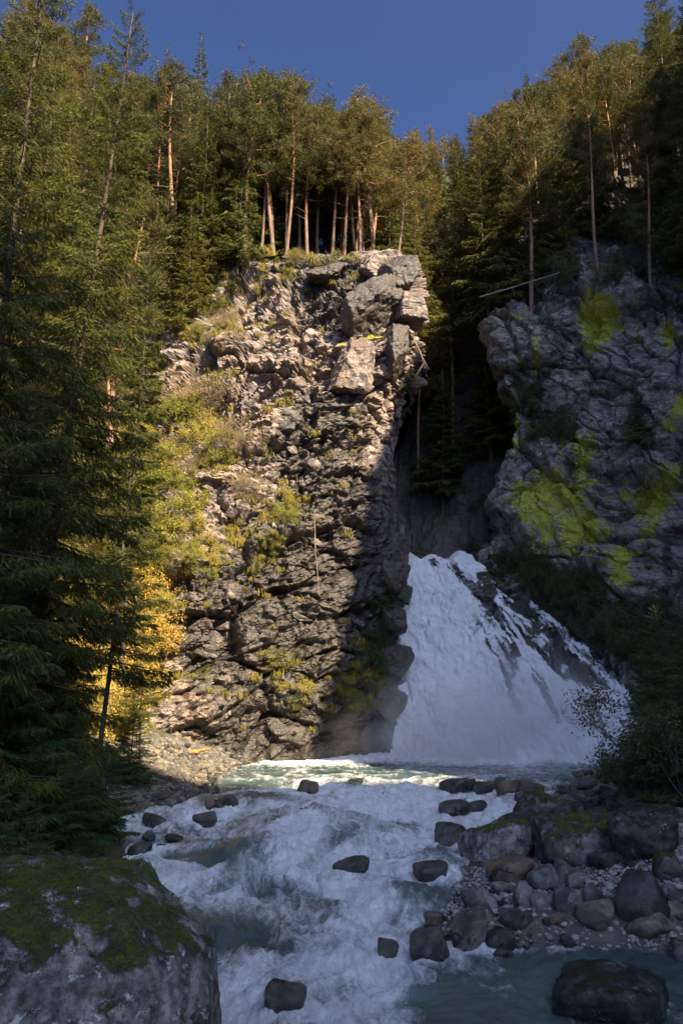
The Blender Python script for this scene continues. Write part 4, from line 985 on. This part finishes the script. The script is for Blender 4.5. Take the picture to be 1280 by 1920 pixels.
rs = np.random.default_rng(77)
SHM = {m: [stone_mesh(3000 + 10 * k + j, m, 3, None, 11, 7, (1, .8, .62), .04) for j in range(4)] for k, m in enumerate(('stone_shore', 'stone_grey', 'stone_dark', 'stone_brown'))}
def strew(n, box, wr, mats, label, group, dry=True, sink=.25, shape=None):
    pts = []
    for _ in range(n * 30):
        if len(pts) >= n: break
        cx, cy = rs.uniform(box[0], box[1]), rs.uniform(box[2], box[3])
        if shape and not shape(cx, cy): continue
        b = water_top(cx, cy); land = float(max(np.interp(b[1], *LX) - b[0], b[0] - np.interp(b[1], *RX)))
        if dry and land < -.5: continue
        w = rs.uniform(*wr) * (.55 + .45 * (cy - 1400) / 300.0 if cy < 1700 else 1.0)
        r = w * .5 * ((b[1] * CP + (b[2] - CAM[2]) * SP) / FPX)
        if any((b[0] - q[0]) ** 2 + (b[1] - q[1]) ** 2 < (.72 * (r + q[2])) ** 2 for q in pts): continue
        pts.append((b[0], b[1], r))
        m = mats[rs.integers(0, len(mats))]
        o = link('stone', SHM[m][rs.integers(0, 4)]); o.location = (b[0], b[1], b[2] + r * (.62 - sink - .3 * .62)); o.scale = (r * rs.uniform(.9, 1.25), r * rs.uniform(.8, 1.1), r * rs.uniform(.75, 1.15)); o.rotation_euler = (rs.normal(0, .2), rs.normal(0, .2), rs.uniform(0, 6.28))
        tag(o, label, 'stone', group)
strew(130, (190, 470, 1392, 1545), (18, 42), ['stone_shore', 'stone_shore', 'stone_brown', 'stone_dark', 'stone_grey'], 'small rounded stone on the stony left shore below the cliff', 'stones on the left shore', shape=lambda x, y: y > 1392 + max(0, (330 - x) * .2) and (x < 440 - (y - 1440) * .9 or y < 1445))
strew(60, (1050, 1278, 1448, 1550), (26, 62), ['stone_dark', 'stone_grey', 'stone_dark', 'stone_brown'], 'dark stone in the bank of rubble below the right hand bushes', 'stones under the right hand bushes')
strew(60, (860, 1275, 1590, 1740), (18, 40), ['stone_grey', 'stone_grey', 'stone_dark', 'stone_shore'], 'small grey cobble filling gaps in the right bank boulder heap', 'cobbles among the right bank boulders')
strew(45, (640, 1000, 1740, 1800), (10, 24), ['stone_grey', 'stone_dark', 'stone_grey'], 'small wet cobble at the water edge of the gravel bar', 'cobbles along the gravel bar')
# rubble between the shore stones
mb = MB()
for _ in range(2600):
    cx, cy = rs.uniform(190, 470), rs.uniform(1385, 1545); b = water_top(cx, cy)
    if np.interp(b[1], *LX) - b[0] < -.1: continue
    r = rs.gamma(2.4, .03) + .03; v2, f2 = ICO[1]
    mb.add(v2 * (1 + rs.uniform(-.25, .25, (len(v2), 1))) * np.array([r, r * .8, r * .6]) @ rotz(rs.uniform(0, 6.28)) + b + np.array([0, 0, r * .15]), f2, 0, rs.random())
ru = NT('rubble_stones'); M['rubble'] = ru.done(ru.bsdf(ru.mix(ru.attr('tint'), (.06, .05, .038), (.20, .17, .125)), .8, ru.bump(ru.noise(ru.pos(), 14.0), .5, .03), .3))
o = link('rubble', mb.mesh('rubble', [M['rubble']])); tag(o, 'broken rubble between the stones of the left shore', None, None, 'stuff')
# gravel of the bar: far too many to count
v1, f1 = ICO[1]; gx = []
mb = MB(); k = 0
X_ = rs.uniform(1.5, 10.5, 16000); Y_ = rs.uniform(14.6, 20.5, 16000)
land = X_ - np.interp(Y_, *RX); keep = (land > -.35) & (rs.random(16000) < .75); X_, Y_ = X_[keep], Y_[keep]
for x, y in zip(X_, Y_):
    r = rs.gamma(2.2, .012) + .012
    vv = v1 * (1 + rs.uniform(-.22, .22, (len(v1), 1))) * np.array([r, r * .85, r * .6]) @ rotz(rs.uniform(0, 6.28))
    mb.add(vv + np.array([x, y, float(ground_z(x, y)) + r * .2 + .02]), f1, 0, rs.random())
    k += 1
tg = NT('gravel_stones'); gcol = tg.mix(tg.attr('tint'), (.12, .118, .112), (.33, .325, .31)); M['gravel'] = tg.done(tg.bsdf(gcol, .75, tg.bump(tg.noise(tg.pos(), 40.0), .3, .01), .3))
o = link('gravel', mb.mesh('gravel', [M['gravel']], True)); tag(o, 'fine grey gravel of the bar between the boulders and the calm pool', None, None, 'stuff')

# ------------------------------------------------------------------ slabs and blocks of the left cliff
def axes_euler(a, nrm):
    a = unit(np.array(a, float)); nrm = np.array(nrm, float); nrm = unit(nrm - a * (nrm @ a)); b = np.cross(nrm, a)
    return Matrix(np.stack([a, b, nrm], 1).tolist()).to_euler()
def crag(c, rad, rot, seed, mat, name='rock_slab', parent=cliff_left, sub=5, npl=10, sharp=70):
    o = link(name, stone_mesh(seed, 'rock_left', sub, None, npl, sharp, rad, .055, name, 1.42 if mat == 'crag' else 1.95), parent); o.location = c; o.rotation_euler = rot; return o  # wet darkening here also paints the shaded undersides of the overhang
M['crag'] = stone_material('cliff_block', (.34, .295, .265), (.14, .122, .11), .10, mosscol=(.10, .09, .015), rough=.85, spot=.15)
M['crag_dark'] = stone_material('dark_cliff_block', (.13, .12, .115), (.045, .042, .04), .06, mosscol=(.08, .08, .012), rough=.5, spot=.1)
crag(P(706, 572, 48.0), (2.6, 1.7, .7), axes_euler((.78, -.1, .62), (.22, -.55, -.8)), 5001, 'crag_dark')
crag(P(742, 530, 48.8), (1.1, 1.6, 1.5), (.1, -.2, .4), 5002, 'crag_dark')
crag(P(763, 585, 48.8), (1.15, 1.5, .85), (.1, .12, .2), 5003, 'crag', 'rock_block')
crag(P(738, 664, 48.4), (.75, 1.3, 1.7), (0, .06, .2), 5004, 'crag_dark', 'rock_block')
crag(P(664, 690, 47.6), (1.5, .9, 1.6), (.1, .1, -.2), 5005, 'crag', 'rock_slab')
crag(P(705, 505, 49.5), (1.1, 1.2, 1.0), (0, -.2, .1), 5006, 'crag', 'rock_block')
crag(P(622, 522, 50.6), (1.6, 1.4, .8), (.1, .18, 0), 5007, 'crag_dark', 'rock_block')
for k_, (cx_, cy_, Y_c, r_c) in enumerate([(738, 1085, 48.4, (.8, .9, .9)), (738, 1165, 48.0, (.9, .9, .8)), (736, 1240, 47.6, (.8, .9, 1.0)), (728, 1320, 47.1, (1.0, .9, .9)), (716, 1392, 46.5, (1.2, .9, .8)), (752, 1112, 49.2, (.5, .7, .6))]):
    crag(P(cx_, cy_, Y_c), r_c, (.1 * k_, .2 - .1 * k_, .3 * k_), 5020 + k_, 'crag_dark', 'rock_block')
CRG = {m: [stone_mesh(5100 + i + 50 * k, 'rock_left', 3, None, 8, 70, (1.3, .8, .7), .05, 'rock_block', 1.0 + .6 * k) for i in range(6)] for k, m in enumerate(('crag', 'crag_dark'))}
rc = np.random.default_rng(91); placed = 0
while placed < 60:
    px, py = rc.uniform(300, 690), rc.uniform(560, 1390)
    h = sight(px, py)
    if h is None or h[1] > 52 or h[1] < 40: continue
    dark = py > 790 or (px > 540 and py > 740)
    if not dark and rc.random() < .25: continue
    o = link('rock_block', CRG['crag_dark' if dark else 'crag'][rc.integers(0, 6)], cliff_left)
    sc = rc.uniform(.25, .6) * (1.0 if not dark else .9)
    o.location = h + np.array([0, .35 * sc, 0]); o.scale = (sc, sc, sc * rc.uniform(.7, 1.3)); o.rotation_euler = (rc.normal(0, .25), .55 + rc.normal(0, .3) if not dark else rc.normal(0, .35), rc.normal(0, .6)); placed += 1

# ------------------------------------------------------------------ near trees on the left bank
def on_bank(px, Y):
    x = (px - 640) / FPX * (Y * CP); return np.array([x, Y, float(ground_z(x, Y))])
def near_tree(m, H, px, Y, h, rz, label, tilt=(0, 0), name='spruce_tree', group=None, wide=1.0, base=None):
    b = on_bank(px, Y) if base is None else base; s = h / H
    return plant(name, tc(m), b - np.array([0, 0, .2]), (s * wide, s * wide, s), rz, label, 'tree', group, tilt)
near_tree(SPRN[0], 24, 45, 20.5, 25, .4, 'big dark spruce with a crooked trunk before the sunlit slope at the left', (0, .05), wide=.78)
near_tree(SPRN[1], 24, -70, 17.0, 24, 2.2, 'tall dark spruce at the far left edge whose trunk stands outside the frame', wide=.75)
near_tree(SPRN[1], 24, 70, 31.0, 29, 1.0, 'tall olive spruce behind the big crooked spruce, its tip near the upper left corner', wide=.72)
near_tree(SPRN[0], 24, 10, 35.0, 30, 3.3, 'very tall spruce at the left edge rising to the top of the frame', wide=.72)
near_tree(SPRB[1], 24, 225, 41.0, 26, 5.0, 'tall sunlit spruce left of the rocky cliff with hanging olive branches', wide=.72)
near_tree(SPRN[1], 24, -20, 27.0, 28, 5.2, 'broad spruce at the left edge between the crooked spruce and the slope', wide=.72)
near_tree(SPRT, 11, 192, 27.0, 11.5, .8, 'slim young spruce with a bare reddish lower trunk against the golden slope')
near_tree(SPRT, 11, 268, 33.0, 5.0, 2.8, 'small thin spruce above the stony left shore')
for (px, Y, h, k, rz, lb) in [(62, 14.6, 3.0, 0, .3, 'bright green young spruce right behind the huge mossy boulder'), (-25, 13.6, 3.6, 1, 1.1, 'young spruce cut by the left edge behind the huge mossy boulder'),
                              (150, 17.5, 3.4, 1, 2.0, 'low bluish young spruce above the dark boulder at the river edge'), (85, 21.5, 5.0, 0, 2.9, 'bushy young spruce under the crooked trunk of the big spruce'),
                              (15, 18.0, 5.6, 1, 4.0, 'bushy spruce at the left edge behind the bright green young one'), (205, 23.0, 2.6, 0, 5.1, 'low spruce leaning out over the stones of the left shore'), (250, 29.0, 2.8, 1, .9, 'young spruce at the right end of the left bank thicket'), (150, 25.0, 3.4, 0, 1.9, 'young spruce beneath the slim bare trunked spruce')]:
    near_tree(SPRY[k], 5.0, px, Y, h, rz, lb, wide=1.15)
# spruces rooted on the overgrown slope left of the rock
for j, (px, py, h) in enumerate([(345, 640, 11), (300, 600, 13), (385, 590, 11), (430, 560, 9), (200, 660, 15), (140, 760, 15), (90, 640, 16), (40, 800, 16), (400, 500, 11), (350, 520, 12)]):
    h_ = sight(px, py)
    if h_ is None: continue
    s = h / 18.0; m = SPR[j % 3]
    plant('spruce_tree', tc(m), h_ + np.array([0, .3, -.3]), (s * 1.15, s * 1.15, s), j * 1.7, 'olive spruce rooted on the steep overgrown slope left of the rock face', 'tree', 'spruces on the steep slope left of the rock face')
# trees of the cliff edge and the skyline
b = sight(742, 486); b = b if b is not None else P(742, 486, 50)
plant('pine_tree', tc(PINL), b + np.array([0, .3, -.3]), 1.0, 0.0, 'crooked pine leaning out over the overhanging rock at the right end of the left cliff', 'tree')
for (px, Y, top, kind, lb) in [(380, 74, 60, 'spruce', 'pointed dark spruce standing highest on the left skyline'), (316, 76, 84, 'spruce', 'smaller pointed spruce on the left skyline left of the highest one'), (690, 57, 176, 'pine', 'tallest pine of the cliff top, its crown alone against the blue sky'), (985, 84, 128, 'spruce', 'pointed dark spruce standing out on the right skyline'), (806, 92, 240, 'spruce', 'small pointed spruce at the lowest dip of the skyline'), (1040, 78, 108, 'pine', 'open crowned pine on the right skyline'), (1085, 66, 86, 'pine', 'red trunked pine rising above its neighbours on the right skyline')]:
    x = (px - 640) / FPX; tip = P(px, top, Y); b = drop(tip[0], tip[1])
    if b is None: continue
    h = tip[2] - b[2]; m, H = (SPR[1], 18.0) if kind == 'spruce' else (PIN[1], 16.0); s = h / H
    w = min(s, 1.25)
    plant(kind + '_tree', tc(m), b - np.array([0, 0, .2]), (w, w, s), px * .1, lb, 'tree')
for (px, y, h, lb) in [(1275, 52.0, 27, 'near black spruce filling the upper right corner'), (1345, 47.5, 26, 'dark spruce cut by the right edge in the upper right wood')]:
    x = P(px, 420, y)[0]; b = drop(x, y)
    if b is not None: plant('spruce_tree', tc(SPRN[0]), b - np.array([0, 0, .3]), h / 24.0, x, lb, 'tree')

# ------------------------------------------------------------------ shrubs
rb = np.random.default_rng(55)
WE = np.array([(1040, 892), (1100, 966), (1180, 1062), (1260, 1150), (1340, 1214), (1400, 1256), (1500, 1300)], float)
def shrubs(n, spots, kinds, label, group, hr, name='bush', accept=None):
    c = 0; t = 0
    while c < n and t < n * 30:
        t += 1
        x0, x1, y0, y1 = spots[rb.integers(0, len(spots))]
        px, py = rb.uniform(x0, x1), rb.uniform(y0, y1)
        if kinds is BD and px > 870 and py > 1030 and px < np.interp(py, WE[:, 0], WE[:, 1]) + 34: continue
        h = sight(px, py)
        if h is None or (accept and not accept(h)): continue
        m = kinds[rb.integers(0, len(kinds))]; s = rb.uniform(*hr) / 2.4
        plant(name, tc(m, 'foliage', 'stem'), h - np.array([0, 0, .15]), (s, s, s * rb.uniform(.8, 1.1)), rb.uniform(0, 6.28), label, 'bush', group, (rb.normal(.15, .15), rb.normal(.05, .15))); c += 1
for n_, sp_, w_ in [(26, [(60, 330, 820, 930)], 'high on the sunlit slope left of the rock face'), (24, [(60, 330, 930, 1050), (250, 400, 880, 1060)], 'in the middle of the sunlit slope left of the rock face'), (16, [(60, 330, 1050, 1200)], 'low on the sunlit slope above the golden bushes')]:
    shrubs(n_, sp_, BL, 'lime green bush ' + w_, 'lime bushes ' + w_, (1.5, 3.0))
shrubs(76, [(60, 300, 1060, 1390), (140, 310, 1100, 1340)], BG, 'golden yellow bush on the lower sunlit slope behind the spruces', 'golden bushes on the lower slope', (1.5, 2.8))
for n_, sp_, w_ in [(24, [(290, 430, 700, 820)], 'high beside the pale upper rock face'), (22, [(300, 430, 820, 900), (390, 490, 820, 970)], 'halfway up beside the dark lower rock face')]:
    shrubs(n_, sp_, BB + BB + [BL[0], BG[1]], 'dry sunlit bush ' + w_, 'dry bushes ' + w_, (1.4, 2.6))
shrubs(22, [(380, 520, 980, 1070), (490, 570, 920, 990), (290, 400, 1000, 1090)], BL, 'small yellow green bush on the slanting grass ledge of the left cliff', 'bushes on the slanting ledge', (.9, 1.6))
shrubs(48, [(400, 500, 540, 640), (330, 440, 520, 660), (330, 440, 520, 660), (430, 740, 468, 500), (480, 640, 480, 530)], BB + BL, 'low scrubby bush on the upper rim of the left cliff', 'scrub on the rim of the left cliff', (.7, 1.6))
shrubs(22, [(510, 600, 1240, 1340), (620, 730, 1220, 1340), (630, 720, 1240, 1340)], BL, 'soft green cushion bush low on the left cliff near the waterfall', 'cushion bushes low on the left cliff', (.8, 1.4))
shrubs(8, [(660, 740, 1180, 1300)], BD, 'dark bush on the left cliff right beside the falling water', 'dark bushes beside the waterfall', (.9, 1.6))
for n_, sp_, w_ in [(10, [(910, 1010, 1055, 1115)], 'beside the lip of the waterfall'), (22, [(1000, 1130, 1080, 1200)], 'under the lichen cliff beside the middle of the waterfall'), (24, [(1080, 1270, 1150, 1300), (1150, 1279, 1190, 1290)], 'at the foot of the right cliff near the right edge')]:
    shrubs(n_, sp_, BD, 'dark green bush ' + w_, 'dark bushes ' + w_, (1.0, 2.1))
shrubs(36, [(730, 930, 640, 1000), (960, 1060, 740, 840), (1000, 1280, 460, 540)], BD, 'nearly black bush clinging to the rock in the shaded gorge', 'bushes in the shaded gorge', (1.2, 2.4))
for (px, Y, h, k, lb) in [(1248, 26.0, 5.6, 0, 'young green spruce among bushes at the right edge above the boulders'), (1300, 22.0, 5.5, 1, 'young spruce cut by the right edge above the boulders'), (1215, 31.0, 4.2, 1, 'small spruce behind the leaning sapling on the right bank')]:
    near_tree(SPRY[k], 5.0, px, Y, h, px, lb)
for (px, Y, s, k, lb) in [(1195, 24.5, .95, 0, 'bluish green bush hanging over the dark stones at the right bank'), (1240, 23.0, 1.0, 1, 'dense dark bush above the reddish boulder at the right edge'), (1275, 21.5, 1.05, 0, 'dark bush at the right edge over the biggest boulders'), (1160, 27.5, .7, 1, 'low dark bush at the foot of the leaning sapling')]:
    b = on_bank(px, Y); plant('bush', tc(BD[k], 'foliage', 'stem'), b, s, px, lb, 'bush')
b = P(1228, 1420, 27.0)
plant('sapling', tc(SAP, 'foliage', 'stem'), b, .95, 0.0, 'leaning leafy sapling in front of the right side of the waterfall', 'tree', None, (0, -.62))
for (px, py, s, tl, lb) in [(716, 1150, .62, .35, 'small spruce clinging to the edge of the left cliff beside the waterfall'), (700, 1230, .45, .3, 'stunted bluish spruce on the left cliff below the clinging one')]:
    h = sight(px, py)
    plant('spruce_tree', tc(SPRY[0]), h + np.array([0, -.1, -.2]), s * 1.3, 1.0, lb, 'tree', None, (.1, tl))
h = sight(1195, 830)
if h is not None: plant('spruce_tree', tc(SPRY[1]), h + np.array([0, -.1, -.2]), .75, 2.0, 'small black spruce growing out of the right cliff face', 'tree')

# grass hanging on the ledges of the left cliff
tmpl = [np.array([v.co[:] for v in m.vertices]) for m in GR]
rg = np.random.default_rng(8); mb = MB(); LV = LCG[:, :300].reshape(-1, 3); LM = np.clip(moss[:0], 0, 1) if False else None
MM = MK['moss'].reshape(LCG.shape[:2])[:, :300].ravel() + .25 * fbm(LV / 1.1, 3, 1400)
cand = np.nonzero(MM > .42)[0]; pxs, pys = pix(LV[cand]); cand = cand[(pxs > 150) & (pxs < 760) & (pys < 1400)]
for i in rg.choice(cand, 620, replace=False):
    t = tmpl[rg.integers(0, 3)].reshape(-1, 4, 3); t = t[rg.random(len(t)) < .5]
    q = (t * rg.uniform(.5, 1.15)) @ rotz(rg.uniform(0, 6.28)).T + LV[i] + np.array([0, -.05, 0])
    mb.quads(q, 0, np.clip(rg.uniform(0, 1) * .6 + rg.random(len(q)) * .4, 0, 1))
o = link('grass', mb.mesh('grass', [M['grass']])); tag(o, 'yellowing grass on the ledges of the left cliff', None, None, 'stuff')

# ------------------------------------------------------------------ dead wood
def log(name, pts, rad, mat, label, cat, snags=0, seed=0, parent=None):
    r = np.random.default_rng(seed); pts = np.array(pts); n = 9
    t = np.linspace(0, 1, n); c = np.stack([np.interp(t, np.linspace(0, 1, len(pts)), pts[:, k]) for k in range(3)], 1) + r.normal(0, rad * .25, (n, 3))
    mb = MB(); v, f = tube(c, rad * (1 - .5 * t), 7); mb.add(v, f)
    ends = np.array([[0, 1, 2, 3], [0, 3, 4, 5]]); mb.add(v[:7], np.array([[0, 1, 2], [0, 2, 3], [0, 3, 4], [0, 4, 5], [0, 5, 6]])); mb.add(v[-7:], np.array([[0, 1, 2], [0, 2, 3], [0, 3, 4], [0, 4, 5], [0, 5, 6]]))
    o = link(name, mb.mesh(name, [M[mat]], True)); tag(o, label, cat)
    for i in range(snags):
        a = r.uniform(.15, .95); b = np.array([np.interp(a, t, c[:, k]) for k in range(3)]); d = unit(r.normal(size=3) * np.array([.6, .6, .3]) + np.array([0, 0, -.8])) * r.uniform(.4, 1.3)
        st = np.linspace(0, 1, 4)[:, None]; m2 = MB(); v, f = tube(b + d * st + np.array([0, 0, -.15]) * st ** 2, rad * .28 * (1.1 - st[:, 0]), 4); m2.add(v, f); link('snag', m2.mesh('snag', [M[mat]], True), o)
    return o
log('fallen_tree', [P(898, 558, 51.5), P(975, 534, 52.5), P(1068, 505, 54.0)], .075, 'dead_wood', 'pale dead tree trunk lying along the rim of the right cliff', 'fallen tree', 9, 3)
log('driftwood_log', [P(312, 1417, 41.0) , P(346, 1408, 40.5)], .15, 'dead_wood', 'bleached grey driftwood log on the left shore', 'log', 0, 4)
log('driftwood_log', [P(355, 1412, 40.0), P(393, 1402, 40.0)], .12, 'orange_wood', 'bright orange splintered log on the left shore', 'log', 0, 5)
log('hanging_stalk', [P(589, 955, 45.4), P(591, 1030, 45.0), P(599, 1118, 44.9)], .03, 'dead_wood', 'thin bare dead stem hanging down the left cliff', 'dead branch', 3, 6)
log('dead_branch', [P(762, 610, 48.6), P(782, 650, 48.2), P(802, 690, 48.0)], .06, 'dead_wood', 'dry twiggy branch hanging below the overhanging rock', 'dead branch', 16, 7)
#log('hanging_root', [P(741, 500, 47.2), P(738, 560, 46.9), P(741, 622, 47.3)], .035, 'dead_wood', 'bare root hanging down over the overhanging slab', 'root', 2, 8)
